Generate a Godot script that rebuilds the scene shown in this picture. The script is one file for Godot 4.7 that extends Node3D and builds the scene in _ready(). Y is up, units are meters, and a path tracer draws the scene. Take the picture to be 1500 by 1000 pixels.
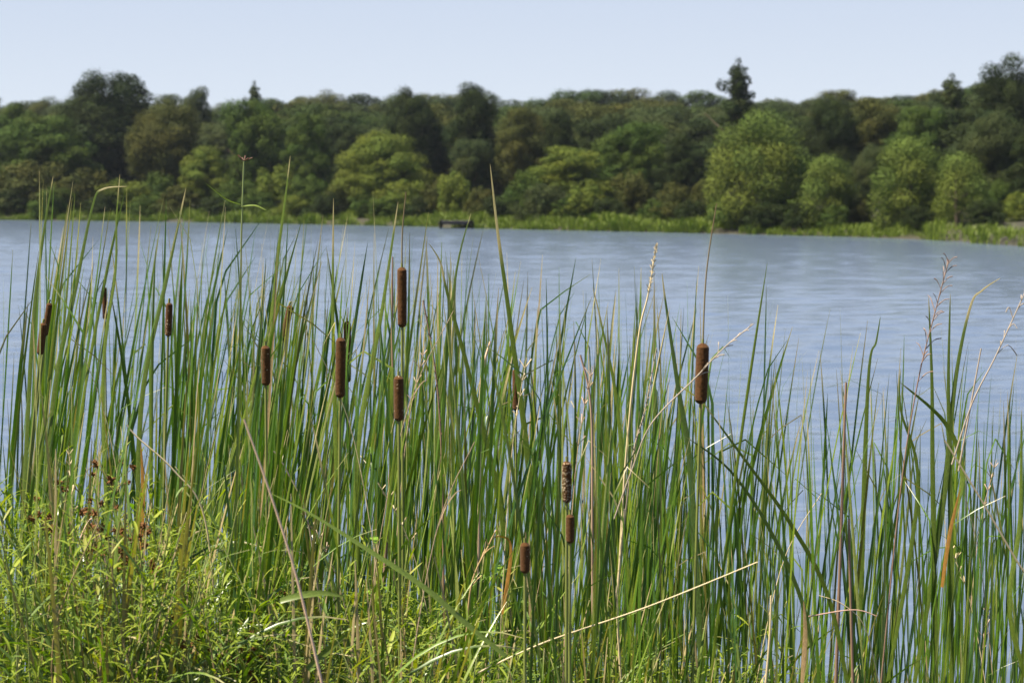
extends Node3D
# A pond seen over a stand of cattails: near bank with weeds, reed bed, open water, wooded far shore.
# y = 0 is the water surface, the viewer stands on the near bank looking towards -z.

var rng := RandomNumberGenerator.new()
var used := {}
var M := {}

# ---------------------------------------------------------------- naming
func numbered(called: String) -> String:
	var n: int = used.get(called, 0)
	used[called] = n + 1
	return called if n == 0 else "%s_%03d" % [called, n]

func tag(o: Node, label: String, category: String, group := "") -> void:
	o.set_meta("label", label)
	o.set_meta("category", category)
	if group != "":
		o.set_meta("group", group)

func thing(called: String, label: String, category: String, at := Vector3.ZERO, group := "") -> Node3D:
	var o := Node3D.new()
	o.name = numbered(called)
	add_child(o)
	o.position = at
	tag(o, label, category, group)
	return o

func part(called: String, mesh: Mesh, m: Material, parent: Node, at := Transform3D.IDENTITY) -> MeshInstance3D:
	var o := MeshInstance3D.new()
	o.name = called
	o.mesh = mesh
	if m:
		o.material_override = m
	parent.add_child(o, true)
	o.transform = at
	return o

func setting(called: String, mesh: Mesh, m: Material) -> MeshInstance3D:
	var o := part(called, mesh, m, self)
	o.set_meta("kind", "structure")
	return o

func rr(a: float, b: float) -> float:
	return rng.randf_range(a, b)

# which landmark of the reed bed stands nearest, u from -1 to 1 across the view
const BESIDE := [[-0.917, "the tilted pair of spikes"], [-0.796, "the thin faint spike"], [-0.671, "the lone slim spike"], [-0.56, "the tall sedge head"], [-0.48, "the short brown spike"], [-0.43, "the slim tilted spike"], [-0.33, "the touching pair of spikes"], [-0.22, "the highest long spike"], [-0.13, "the dark knotted stalk"], [-0.04, "the thread-tipped tallest leaf"], [0.01, "the half hidden dark spike"], [0.11, "the ragged fluffy spike"], [0.2, "the reddish dry stem"], [0.27, "the dense pale seed head"], [0.37, "the stoutest spike"], [0.5, "the two slanting dark blades"], [0.65, "the thick purplish stem"], [0.72, "the lone dark blade"], [0.83, "the brown feathery grass head"], [0.96, "the leaning grey stalk"]]

func beside(u: float) -> String:
	var best := ""
	var near := 9.0
	for q in BESIDE:
		if absf(q[0] - u) < near:
			near = absf(q[0] - u)
			best = q[1]
	return best

# ---------------------------------------------------------------- land
const SHORE := [[-400.0, 165.0], [-80.0, 140.0], [-33.6, 127.0], [-20.0, 119.0], [-5.6, 106.0], [-1.7, 100.0], [7.9, 90.5], [13.3, 84.5], [16.6, 80.0], [17.4, 74.0], [18.6, 67.0], [22.0, 58.0], [40.0, 35.0], [90.0, 12.0], [400.0, 5.0]]

func shore(x: float) -> float:      # distance of the far waterline from the viewer
	for i in SHORE.size() - 1:
		if x <= SHORE[i + 1][0]:
			return lerpf(SHORE[i][1], SHORE[i + 1][1], (x - SHORE[i][0]) / (SHORE[i + 1][0] - SHORE[i][0]))
	return 5.0

func near_edge(x: float) -> float:  # distance of the near waterline
	return 6.0 - clampf(x, -3.0, 3.0) * 0.55 + 0.25 * sin(x * 1.7)

func land(x: float, z: float) -> float:
	var s := -z - shore(x)
	var far := 0.35 * (1.0 - exp(-s / 1.2)) + s * 0.016 + 3.0 * smoothstep(50.0, 170.0, s) + 0.25 * sin(x * 0.21) * sin(z * 0.17) * smoothstep(2.0, 12.0, s)
	if s < 0.0:
		far = maxf(-1.2, s * 0.2)
	var n := z + near_edge(x)
	var near := minf(0.48 + 0.05 * sin(x * 2.1 + z * 1.3), n * 0.20)
	if n < 0.0:
		near = maxf(-1.2, n * 0.22)
	return maxf(far, near)

# ---------------------------------------------------------------- mesh helpers
func commit(v: PackedVector3Array, n: PackedVector3Array, c: PackedColorArray, uv: PackedVector2Array, idx: PackedInt32Array) -> ArrayMesh:
	var a := []
	a.resize(Mesh.ARRAY_MAX)
	a[Mesh.ARRAY_VERTEX] = v
	a[Mesh.ARRAY_NORMAL] = n
	if c.size():
		a[Mesh.ARRAY_COLOR] = c
	if uv.size():
		a[Mesh.ARRAY_TEX_UV] = uv
	a[Mesh.ARRAY_INDEX] = idx
	var m := ArrayMesh.new()
	m.add_surface_from_arrays(Mesh.PRIMITIVE_TRIANGLES, a)
	return m

func smooth_line(p: PackedVector3Array, k: int) -> PackedVector3Array:
	var out := PackedVector3Array()
	for i in p.size() - 1:
		var a := p[maxi(i - 1, 0)]
		var d := p[mini(i + 2, p.size() - 1)]
		for j in k:
			out.append(p[i].cubic_interpolate(p[i + 1], a, d, float(j) / k))
	out.append(p[p.size() - 1])
	return out

# A leaf blade along a line: shallow V in section, tapering to a point, dry at the tip if asked.
func ribbon(p: PackedVector3Array, side: Vector3, wid: float, taper: float, tw0: float, tw1: float, fold: float, col: Color, tip: Color, dry: float, base_w := 0.75) -> ArrayMesh:
	var v := PackedVector3Array()
	var nn := PackedVector3Array()
	var c := PackedColorArray()
	var uv := PackedVector2Array()
	var idx := PackedInt32Array()
	var len := 0.0
	var total := 0.0
	for i in p.size() - 1:
		total += p[i].distance_to(p[i + 1])
	var s := side
	for i in p.size():
		if i > 0:
			len += p[i].distance_to(p[i - 1])
		var t := len / total
		var tan := (p[mini(i + 1, p.size() - 1)] - p[maxi(i - 1, 0)]).normalized()
		s = (s - tan * s.dot(tan)).normalized()
		var w := wid * 0.5 * pow(clampf((1.0 - t) / taper, 0.0, 1.0), 0.6) * (base_w + (1.0 - base_w) * smoothstep(0.0, 0.25, t)) + 0.0004
		var d := s.rotated(tan, tw0 + tw1 * t)
		var nrm := tan.cross(d).normalized()
		var cc := col
		if dry > 0.0:
			cc = col.lerp(tip, smoothstep(1.0 - dry * 1.15, 1.0 - dry * 0.85, t))
		v.append(p[i] - d * w + nrm * w * fold)
		v.append(p[i])
		v.append(p[i] + d * w + nrm * w * fold)
		nn.append((nrm + d * fold * 0.8).normalized())
		nn.append(nrm)
		nn.append((nrm - d * fold * 0.8).normalized())
		for k in 3:
			c.append(cc)
			uv.append(Vector2(k * 0.5, len * 2.0))
		if i > 0:
			var b := i * 3
			for k in 2:
				idx.append_array(PackedInt32Array([b + k - 3, b + k - 2, b + k, b + k - 2, b + k + 1, b + k]))
	return commit(v, nn, c, uv, idx)

func tube(p: PackedVector3Array, r0: float, r1: float, sides: int, col: Color, col2: Color, knots := 0.0) -> ArrayMesh:
	var v := PackedVector3Array()
	var nn := PackedVector3Array()
	var c := PackedColorArray()
	var uv := PackedVector2Array()
	var idx := PackedInt32Array()
	for i in p.size():
		var t := float(i) / (p.size() - 1)
		var tan := (p[mini(i + 1, p.size() - 1)] - p[maxi(i - 1, 0)]).normalized()
		var a := tan.cross(Vector3(0.31, 0.17, 0.93)).normalized()
		var b := tan.cross(a)
		var r := lerpf(r0, r1, t) * (1.0 + knots * rng.randf_range(-1.0, 1.0))
		var cc := col.lerp(col2, t)
		for k in sides + 1:
			var q := TAU * k / sides
			var d := a * cos(q) + b * sin(q)
			v.append(p[i] + d * r)
			nn.append(d)
			c.append(cc)
			uv.append(Vector2(float(k) / sides, t * 4.0))
			if i > 0 and k < sides:
				var o := i * (sides + 1) + k
				idx.append_array(PackedInt32Array([o - sides - 1, o, o - sides, o - sides, o, o + 1]))
	return commit(v, nn, c, uv, idx)

# several meshes of the same layout made one (branched stems)
func joined(list: Array) -> ArrayMesh:
	var st := SurfaceTool.new()
	for m in list:
		st.append_from(m, 0, Transform3D.IDENTITY)
	return st.commit()

func image_noise(w: int, h: int, f: Callable) -> ImageTexture:
	var im := Image.create(w, h, false, Image.FORMAT_RGB8)
	for y in h:
		for x in w:
			im.set_pixel(x, y, f.call(x, y))
	return ImageTexture.create_from_image(im)

func noise(freq: float, sd: int, oct := 4) -> FastNoiseLite:
	var n := FastNoiseLite.new()
	n.seed = sd
	n.frequency = freq
	n.fractal_octaves = oct
	return n

func mat(called: String, rough: float, spec: float, back := Color.BLACK) -> StandardMaterial3D:
	var m := StandardMaterial3D.new()
	m.resource_name = called
	m.vertex_color_use_as_albedo = true
	m.roughness = rough
	m.metallic_specular = spec
	m.cull_mode = BaseMaterial3D.CULL_DISABLED
	if back != Color.BLACK:
		m.backlight_enabled = true
		m.backlight = back
	M[called] = m
	return m

func make_materials() -> void:
	var sn := noise(0.09, 5)
	var fibres := image_noise(32, 256, func(x, y):
		var k: float = 0.88 + 0.12 * sin(x * 2.4) * 0.5 + 0.22 * sn.get_noise_2d(x * 9.0, y * 0.6) + 0.16 * sn.get_noise_2d(x * 1.0 + 300.0, y * 2.2)
		k = clampf(k, 0.4, 1.0)
		return Color(k, k, k * 0.97))
	var m := mat("blade", 0.34, 0.5, Color(0.74, 0.82, 0.16))
	m.albedo_texture = fibres
	m = mat("dry_blade", 0.6, 0.4, Color(0.35, 0.30, 0.2))
	m.albedo_texture = fibres
	mat("weed_leaf", 0.5, 0.36, Color(0.80, 0.86, 0.2))
	mat("stem", 0.5, 0.4)
	mat("burr", 0.8, 0.2)
	mat("seed_head", 1.0, 0.15)
	M["seed_head"].rim_enabled = true
	M["seed_head"].rim = 0.15
	M["seed_head"].rim_tint = 0.7
	mat("bark", 0.9, 0.2)
	mat("cover", 0.6, 0.25, Color(0.85, 0.9, 0.2))
	mat("shore_grass", 0.5, 0.3, Color(0.5, 0.58, 0.15))
	mat("wood", 0.85, 0.25)
	var gn := noise(0.035, 9)
	var g2 := noise(0.2, 10)
	var soil := image_noise(256, 256, func(x, y):
		var a: float = gn.get_noise_2d(x, y) * 0.5 + g2.get_noise_2d(x, y) * 0.35
		var t := clampf(0.5 + a, 0.0, 1.0)
		return Color(0.12, 0.10, 0.07).lerp(Color(0.20, 0.21, 0.10), t))
	var s := StandardMaterial3D.new()
	s.albedo_texture = soil
	s.uv1_triplanar = true
	s.uv1_world_triplanar = true
	s.uv1_scale = Vector3.ONE * 0.4
	s.roughness = 0.95
	M["soil"] = s
	var w := StandardMaterial3D.new()
	w.albedo_color = Color(0.31, 0.36, 0.425)
	w.roughness = 0.17
	w.metallic_specular = 0.45
	M["water"] = w

# tree foliage takes its tone from the material, its leaf-to-leaf variation from the mesh
func leaf_tone(called: String, c: Color) -> void:
	var m := mat(called, 0.7, 0.15, Color(0.22, 0.28, 0.05))
	m.albedo_color = c.linear_to_srgb()

# ---------------------------------------------------------------- crowns
# Leaf-sized faces spread through overlapping lobes. lobe = [centre, radii]
func crown(lobes: Array, leaf: float, dens: float) -> ArrayMesh:
	var v := PackedVector3Array()
	var nn := PackedVector3Array()
	var c := PackedColorArray()
	var idx := PackedInt32Array()
	for l in lobes:
		var ctr: Vector3 = l[0]
		var r: Vector3 = l[1]
		var area := 4.19 * (r.x * r.y + r.y * r.z + r.x * r.z)
		var tone := rr(0.72, 1.0)
		var warm := rr(-0.10, 0.10)
		for i in int(area * dens):
			var d := Vector3(rng.randfn(), rng.randfn(), rng.randfn()).normalized()
			var q := pow(rng.randf(), 0.2) * rr(0.78, 1.17)
			var p := ctr + d * r * q
			var n := (d + Vector3(rr(-1, 1), rr(-0.4, 1.2), rr(-1, 1)) * 0.75).normalized()
			var a := n.cross(Vector3(rr(-1, 1), rr(-1, 1), rr(-1, 1))).normalized()
			var b := n.cross(a)
			var s := leaf * rr(0.45, 1.3)
			var k := tone * rr(0.75, 1.0)
			var cc := Color(clampf(k * (1.0 + warm), 0, 1), clampf(k, 0, 1), clampf(k * (1.0 - warm), 0, 1))
			var o := v.size()
			v.append(p - a * s)
			v.append(p - b * s * 0.5 + n * s * 0.12)
			v.append(p + a * s)
			v.append(p + b * s * 0.5 + n * s * 0.12)
			for j in 4:
				nn.append(n)
				c.append(cc)
			idx.append_array(PackedInt32Array([o, o + 2, o + 1, o, o + 3, o + 2]))
	return commit(v, nn, c, PackedVector2Array(), idx)

# a crown of several uneven masses, each broken into lumps, with sprays that stick out of the outline
func round_lobes(h: float, r: float, low: float, count: int, lump: float, skew := 0.0) -> Array:
	var out := []
	var half := (h - low) * 0.5
	var masses := 3 + rng.randi() % 2
	var a0 := rr(0, TAU)
	for m in masses:
		var f := float(m) / (masses - 1)
		var a := a0 + m * 2.4 + rr(-0.4, 0.4)
		var mr := r * rr(0.60, 0.76) * (1.0 - 0.15 * f)
		var mh := half * rr(0.52, 0.68)
		var off := (r - mr) * rr(0.55, 1.0) * (1.0 - 0.55 * f) * (1.0 + skew * (2.0 * f - 1.0))
		var ctr := Vector3(cos(a) * off, lerpf(low + mh * 0.95, h - mh, f) + rr(-0.3, 0.1) * (1.0 - f), sin(a) * off)
		out.append([ctr, Vector3(mr * 0.6, mh * 0.62, mr * 0.6)])
		var n := int(count * 1.25 / masses)
		for i in n:
			var y := 1.0 - 2.0 * (i + 0.5) / n
			var b := i * 2.39996 + rr(-0.5, 0.5)
			var rad := sqrt(1.0 - y * y)
			var k := rr(0.72, 0.95)
			var s := lump * rr(0.55, 1.2)
			out.append([ctr + Vector3(cos(b) * rad * mr * k, y * mh * k, sin(b) * rad * mr * k), Vector3(s * rr(0.8, 1.4), s * rr(0.75, 1.05), s * rr(0.8, 1.3))])
		for i in 4:
			var d := Vector3(rng.randfn(), absf(rng.randfn()) * 0.8, rng.randfn()).normalized()
			out.append([ctr + d * Vector3(mr, mh, mr) * rr(0.88, 1.02), Vector3.ONE * lump * rr(0.2, 0.4)])
	return out

func conifer_lobes(h: float, r: float, low: float) -> Array:
	var out := []
	var y := low
	while y < h - 0.25:
		var t := (y - low) / (h - low)
		var w := r * (1.0 - t * 0.92) * rr(0.7, 1.15)
		for i in 5:
			if rng.randf() < 0.82:
				var a := TAU * i / 5.0 + rr(-0.5, 0.5)
				var k := w * rr(0.5, 1.1)
				out.append([Vector3(cos(a) * k * 0.6, y + rr(-0.15, 0.3), sin(a) * k * 0.6), Vector3(0.25 + k * 0.45, 0.28 + 0.1 * k, 0.25 + k * 0.45)])
		y += rr(0.45, 0.75)
	out.append([Vector3(0, h - 0.4, 0), Vector3(0.22, 0.5, 0.22)])
	return out

func trunk_mesh(h: float, r: float, limbs: int) -> ArrayMesh:
	var c := Color(0.09, 0.07, 0.05)
	var list := []
	var p := PackedVector3Array()
	for i in 7:
		var t := i / 6.0
		p.append(Vector3(sin(t * 3.0) * 0.12, -0.3 + t * (h * 0.82 + 0.3), cos(t * 2.3) * 0.1 - 0.1))
	list.append(tube(p, r, r * 0.22, 7, c, c))
	for i in limbs:
		var t0 := rr(0.2, 0.7)
		var a := i * 2.4 + rr(-0.4, 0.4)
		var b := p[0].lerp(p[6], t0)
		var d := Vector3(cos(a), rr(0.5, 1.1), sin(a)).normalized() * h * rr(0.22, 0.36)
		list.append(tube(PackedVector3Array([b, b + d * 0.5 + Vector3(0, -0.1, 0), b + d]), r * 0.42, r * 0.1, 5, c, c))
	return joined(list)

var protos := {}
func make_protos() -> void:
	rng.seed = 4021
	# name: [crown, trunk, height, radius]
	for i in 4:
		protos["oak%d" % i] = [crown(round_lobes(9.0, 3.6, 1.0 + 0.3 * i, 54 + 4 * i, 0.92 + 0.08 * i), 0.080, 100.0), trunk_mesh(9.0, 0.24, 6), 9.0, 4.0]
	for i in 3:
		protos["maple%d" % i] = [crown(round_lobes(9.0, 3.0, 0.6, 58, 0.78, -0.25), 0.078, 104.0), trunk_mesh(9.0, 0.2, 6), 9.0, 3.4]
	for i in 2:
		protos["cedar%d" % i] = [crown(conifer_lobes(9.0, 2.6, 0.5), 0.09, 60.0), trunk_mesh(9.0, 0.18, 3), 9.0, 2.4]
	for i in 4:
		protos["shrub%d" % i] = [crown(round_lobes(3.4, 2.2, -0.15, 40, 0.55, -0.3), 0.070, 100.0), trunk_mesh(2.6, 0.09, 5), 3.4, 2.5]

# a tree or shrub with its crown fitted to a height and a half width
func tree(called: String, kind: String, tone: String, x: float, d: float, top: float, half: float, label: String, category: String, group := "") -> Node3D:
	var z := -d
	var g := land(x, z)
	var p: Array = protos[kind]
	var t := thing(called, label, category, Vector3(x, g, z), group)
	t.rotation.y = rr(0, TAU)
	var box: AABB = p[0].get_aabb()
	var sy: float = (top - g) / (box.end.y * 0.98)
	var sx: float = half / (maxf(box.size.x, box.size.z) * 0.46)
	t.scale = Vector3(sx, sy, sx)
	part("trunk", p[1], M["bark"], t)
	part("crown", p[0], M[tone], t)
	return t

# ---------------------------------------------------------------- blades for the reed bed
var blades: Array = []
const TIP := Color(0.50, 0.42, 0.24)

func blade_line(L: float, lean: float, curve: float, kink_t: float, kink: float, wob: float) -> PackedVector3Array:
	var p := PackedVector3Array()
	var n := 18
	var at := Vector3.ZERO
	var ang := lean
	p.append(at)
	for i in range(1, n + 1):
		var t := float(i) / n
		ang = lean + curve * t * t + (kink * smoothstep(kink_t - 0.03, kink_t + 0.05, t) if kink_t > 0.0 else 0.0)
		at += Vector3(sin(ang), cos(ang), wob * sin(t * 5.0) * 0.04) * L / n
		p.append(at)
	return p

func blade_colour() -> Array:
	var k := rng.randf()
	var c: Color
	if k < 0.40: c = Color(0.098, 0.188, 0.022)
	elif k < 0.66: c = Color(0.062, 0.138, 0.040)
	elif k < 0.92: c = Color(0.175, 0.245, 0.026)
	elif k < 0.97: c = Color(0.17, 0.16, 0.04)
	else: c = Color(0.34, 0.25, 0.14)
	if rng.randf() < 0.08: c = Color(0.30, 0.35, 0.11)
	c = c * rr(0.8, 1.2)
	return [c, TIP * rr(0.7, 1.2), (rr(0.02, 0.14) if rng.randf() < 0.65 else 0.0)]

func make_blades() -> void:
	rng.seed = 77
	for i in 96:
		var kt := -1.0
		var kk := 0.0
		if i % 8 == 0:
			kt = rr(0.86, 0.96)
			kk = rr(0.4, 1.0) if i % 16 == 0 else rr(1.9, 2.5)
		var p := blade_line(1.7, rr(-0.01, 0.05), rr(0.0, 0.16), kt, kk, rr(-1, 1))
		var q := blade_colour()
		blades.append(ribbon(p, Vector3(0, 0, 1), rr(0.0050, 0.0094), rr(0.10, 0.32), rr(-0.7, 0.7), rr(-2.4, 2.4), rr(0.15, 0.4), q[0], q[1], q[2]))

func wind(lean_x: float, lean_z: float) -> Basis:
	return Basis(Vector3(0, 0, 1), -lean_x) * Basis(Vector3(1, 0, 0), lean_z)

func add_leaves(t: Node3D, count: int, height: float, lean: float, spread: float) -> void:
	var face := rr(0, PI)
	for k in count:
		var b: ArrayMesh = blades[rng.randi() % blades.size()]
		var s := height / 1.68 * (1.0 if k == 0 else rr(0.42, 1.0))
		var turn := face + (PI if k % 2 else 0.0) + rr(-0.5, 0.5)
		var basis := wind(lean + rng.randfn() * spread, rng.randfn() * spread) * Basis(Vector3.UP, turn)
		part("leaf", b, M["blade"], t, Transform3D(basis.scaled_local(Vector3(rr(0.85, 1.15), 1.0, rr(0.85, 1.15)) * s), Vector3(rr(-0.018, 0.018), 0.0, rr(-0.018, 0.018))))

# brown velvety flower spike, standing on its stalk
func spike(len: float, r: float, ragged: float) -> ArrayMesh:
	var v := PackedVector3Array()
	var nn := PackedVector3Array()
	var c := PackedColorArray()
	var idx := PackedInt32Array()
	var rings := 64
	var sides := 28
	for i in rings + 1:
		var t := float(i) / rings
		var e := minf(t, 1.0 - t) * len / r
		var rad := r * sqrt(clampf(1.0 - pow(1.0 - clampf(e / 0.9, 0.0, 1.0), 2.0), 0.02, 1.0)) * (0.93 + 0.07 * sin(t * 2.6))
		for k in sides + 1:
			var q := TAU * (k % sides) / sides
			var d := Vector3(cos(q), 0, sin(q))
			var j := 1.0 + rng.randf_range(-0.025, 0.025) * (1.0 + ragged * 7.0)
			v.append(d * rad * j + Vector3(0, t * len, 0))
			nn.append((d + Vector3(0, (2.0 * t - 1.0) * (1.0 if e < 0.6 else 0.0), 0) + Vector3(rr(-1, 1), rr(-1, 1), rr(-1, 1)) * 0.15).normalized())
			var b := rr(0.7, 1.1)
			var cc := Color(0.082, 0.040, 0.016) * b
			if rng.randf() < ragged * 0.22:
				cc = Color(0.45, 0.36, 0.24)
			c.append(cc)
			if i > 0 and k < sides:
				var o := i * (sides + 1) + k
				idx.append_array(PackedInt32Array([o - sides - 1, o - sides, o, o - sides, o + 1, o]))
	return commit(v, nn, c, PackedVector2Array(), idx)

# a flowering cattail: spike bottom at (x, y, -d), its length, radius, tilt to the side, length of the bare tip above
func flowering(x: float, y: float, d: float, len: float, r: float, tilt: float, above: float, ragged: float, leaves: int, label: String) -> void:
	var g := maxf(land(x, -d), 0.0)
	var foot := Vector3(x - tilt * (y - g) * 0.6, land(x, -d) - 0.03, -d)
	var t := thing("cattail", label, "cattail", foot, "flowering cattails")
	var top := Vector3(x, y, -d) - foot
	var dir := Vector3(tilt, 1, 0).normalized()
	var line := smooth_line(PackedVector3Array([Vector3.ZERO, Vector3(top.x * 0.3, top.y * 0.45, 0.01), top, top + dir * (len + 0.01)]), 5)
	part("stalk", tube(line, 0.0042, 0.0032, 7, Color(0.12, 0.165, 0.035), Color(0.17, 0.18, 0.05)), M["stem"], t)
	var turn := Basis(Vector3(0, 0, 1), -atan(tilt))
	var s := part("flower_spike", spike(len, r, ragged), M["seed_head"], t, Transform3D(turn, top))
	if above > 0.0:
		var tipline := PackedVector3Array([Vector3(0, len - 0.004, 0), Vector3(0.002, len + above * 0.5, 0), Vector3(above * 0.06, len + above, 0)])
		part("bare_tip", tube(smooth_line(tipline, 4), 0.0024, 0.0012, 5, Color(0.20, 0.17, 0.08), Color(0.12, 0.08, 0.04)), M["stem"], s)
	add_leaves(t, leaves, minf(y + len + rr(0.1, 0.35), 2.1) - g, rr(-0.03, 0.08), 0.05)

# ---------------------------------------------------------------- weeds
var weed_leaves: Array = []
func make_weed_leaves() -> void:
	rng.seed = 311
	for i in 14:
		var L := 0.1
		var p := PackedVector3Array()
		var droop := rr(0.1, 0.9)
		var at := Vector3.ZERO
		p.append(at)
		for k in range(1, 8):
			var a := 0.5 - droop * k / 7.0
			at += Vector3(cos(a), sin(a), rr(-0.05, 0.05)) * L / 7.0
			p.append(at)
		var c := [Color(0.185, 0.240, 0.028), Color(0.235, 0.275, 0.032), Color(0.110, 0.170, 0.034), Color(0.27, 0.285, 0.055)][i % 4] as Color
		weed_leaves.append(leaf_sheet(p, rr(0.007, 0.0125), rr(0.12, 0.3), c * rr(0.85, 1.1)))

func leaf_sheet(p: PackedVector3Array, wid: float, fold: float, col: Color) -> ArrayMesh:
	var v := PackedVector3Array()
	var nn := PackedVector3Array()
	var c := PackedColorArray()
	var idx := PackedInt32Array()
	for i in p.size():
		var t := float(i) / (p.size() - 1)
		var tan := (p[mini(i + 1, p.size() - 1)] - p[maxi(i - 1, 0)]).normalized()
		var d := tan.cross(Vector3.UP).normalized()
		var n := d.cross(tan).normalized()
		var w := wid * 0.5 * pow(sin(PI * clampf(t * 0.93 + 0.05, 0.0, 1.0)), 0.8) * (1.0 if t < 1.0 else 0.05)
		v.append(p[i] - d * w + n * w * fold)
		v.append(p[i])
		v.append(p[i] + d * w + n * w * fold)
		nn.append((n + d * fold).normalized())
		nn.append(n)
		nn.append((n - d * fold).normalized())
		c.append(col)
		c.append(col * 1.12)
		c.append(col)
		if i > 0:
			var b := i * 3
			for k in 2:
				idx.append_array(PackedInt32Array([b + k - 3, b + k, b + k - 2, b + k - 2, b + k, b + k + 1]))
	return commit(v, nn, c, PackedVector2Array(), idx)

func weed(x: float, d: float, top: float, label: String, group: String, lean := 0.0, red := false) -> void:
	var foot := Vector3(x, land(x, -d) - 0.02, -d)
	var t := thing("leafy_weed", label, "weed", foot, group)
	var h := top - foot.y
	var p := PackedVector3Array([Vector3.ZERO, Vector3(rr(-0.03, 0.03) + lean * 0.25 * h, h * 0.4, rr(-0.03, 0.03)), Vector3(rr(-0.05, 0.05) + lean * 0.6 * h, h * 0.75, rr(-0.04, 0.04)), Vector3(rr(-0.06, 0.06) + lean * h, h, rr(-0.05, 0.05))])
	var line := smooth_line(p, 5)
	var c := Color(0.24, 0.13, 0.075) if red else Color(0.17, 0.19, 0.06)
	part("stem", tube(line, 0.0034, 0.0013, 5, c, c.lerp(Color(0.2, 0.24, 0.07), 0.5)), M["stem"], t)
	var n := int(rr(13, 20))
	for i in n:
		var q := 0.30 + 0.70 * i / (n - 1)
		var f := q * (line.size() - 1)
		var at := line[int(f)].lerp(line[mini(int(f) + 1, line.size() - 1)], f - int(f))
		var s := rr(0.4, 0.95) * (1.15 - 0.55 * smoothstep(0.75, 1.0, q))
		var b := Basis(Vector3.UP, i * 2.4 + rr(-0.5, 0.5)) * Basis(Vector3(0, 0, 1), rr(-0.1, 0.35) + 0.5 * smoothstep(0.85, 1.0, q))
		part("leaf", weed_leaves[rng.randi() % weed_leaves.size()], M["weed_leaf"], t, Transform3D(b.scaled_local(Vector3.ONE * s), at))

var grass_blades: Array = []
func make_grass_blades() -> void:
	rng.seed = 902
	for i in 16:
		var p := blade_line(0.6, rr(0.02, 0.25), (rr(0.1, 0.6) if i % 2 else rr(0.6, 1.9)), -1.0, 0.0, rr(-1, 1))
		var c := [Color(0.16, 0.25, 0.045), Color(0.21, 0.29, 0.05), Color(0.12, 0.20, 0.04), Color(0.40, 0.32, 0.17)][i % 4] as Color
		grass_blades.append(ribbon(p, Vector3(0, 0, 1), rr(0.006, 0.011), 0.75, rr(-0.4, 0.4), rr(-1, 1), 0.3, c * rr(0.85, 1.1), TIP, rr(0.0, 0.08)))

func grass_tuft(x: float, d: float, top: float, label: String, group: String) -> void:
	var foot := Vector3(x, land(x, -d) - 0.02, -d)
	var t := thing("sedge_tuft", label, "sedge", foot, group)
	var h := top - foot.y
	for i in int(rr(7, 12)):
		var s := h / 0.5 * rr(0.6, 1.1)
		part("leaf", grass_blades[rng.randi() % grass_blades.size()], M["blade"], t, Transform3D(Basis(Vector3.UP, rr(0, TAU)).scaled(Vector3(minf(s, 1.5), s, minf(s, 1.5))), Vector3(rr(-0.03, 0.03), 0, rr(-0.03, 0.03))))

func burr(r: float) -> ArrayMesh:   # a rush's cluster of dark pointed capsules
	var list := []
	for i in 16:
		var d := Vector3(rng.randfn(), rng.randfn() + 0.5, rng.randfn()).normalized()
		var c := Color(0.085, 0.042, 0.016) * rr(0.7, 1.6)
		list.append(tube(PackedVector3Array([d * r * 0.15, d * r * 0.6, d * r * 1.1]), r * 0.34, r * 0.05, 5, c, c * 1.6))
	return joined(list)

var burrs: Array = []
func rush(x: float, d: float, top: float, label: String, group: String) -> void:
	var foot := Vector3(x, land(x, -d) - 0.02, -d)
	var t := thing("rush", label, "rush", foot, group)
	var h := top - foot.y
	var lean := rr(-0.12, 0.12)
	var tip := Vector3(lean * h, h, rr(-0.05, 0.05))
	part("stem", tube(smooth_line(PackedVector3Array([Vector3.ZERO, tip * 0.5 + Vector3(-lean * 0.1, 0, 0), tip]), 5), 0.0022, 0.0014, 5, Color(0.08, 0.12, 0.04), Color(0.12, 0.13, 0.05)), M["stem"], t)
	for i in int(rr(4, 8)):
		var a := tip + Vector3(rr(-0.05, 0.05), rr(-0.03, 0.06), rr(-0.04, 0.04))
		var b := part("seed_cluster", burrs[i % burrs.size()], M["burr"], t, Transform3D(Basis(Vector3.UP, rr(0, TAU)) * rr(0.75, 1.2), a))
		b.set_meta("label", "dark brown rush seed cluster")
		part("branch", tube(PackedVector3Array([tip - Vector3(0, 0.02, 0), (tip + a) * 0.5 + Vector3(0, 0.004, 0), a]), 0.0009, 0.0007, 4, Color(0.16, 0.12, 0.05), Color(0.16, 0.12, 0.05)), M["stem"], t)

# ---------------------------------------------------------------- dry things and single blades
func V(a: Array) -> PackedVector3Array:
	var p := PackedVector3Array()
	for q in a:
		p.append(Vector3(q[0], q[1], q[2]))
	return p

func straw(pts: Array, r0: float, r1: float, col: Color, label: String, knots := 0.1) -> Node3D:
	var foot := Vector3(pts[0][0], pts[0][1], pts[0][2])
	var t := thing("dry_stalk", label, "stalk", foot, "dry stalks among the reeds")
	var p := V(pts)
	for i in p.size():
		p[i] -= foot
	part("stem", tube(smooth_line(p, 8), r0, r1, 6, col, col * 1.1, knots), M["stem"], t)
	return t

# seed-bearing side branches along the upper part of a stalk
func panicle(t: Node3D, a: Vector3, b: Vector3, count: int, reach: float, col: Color, droop: float) -> void:
	for i in count:
		var q := float(i) / count
		var at := a.lerp(b, q)
		var ang := i * 2.4 + rr(-0.6, 0.6)
		var d := Vector3(cos(ang), 0.9, sin(ang)).normalized() * reach * (1.0 - 0.6 * q) * rr(0.5, 1.2)
		var line := PackedVector3Array([at, at + d * 0.55, at + d + Vector3(0, -droop * d.length(), 0)])
		part("branchlet", tube(smooth_line(line, 4), 0.0011, 0.0013, 4, col, col * 1.2, 0.5), M["stem"], t)

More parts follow.
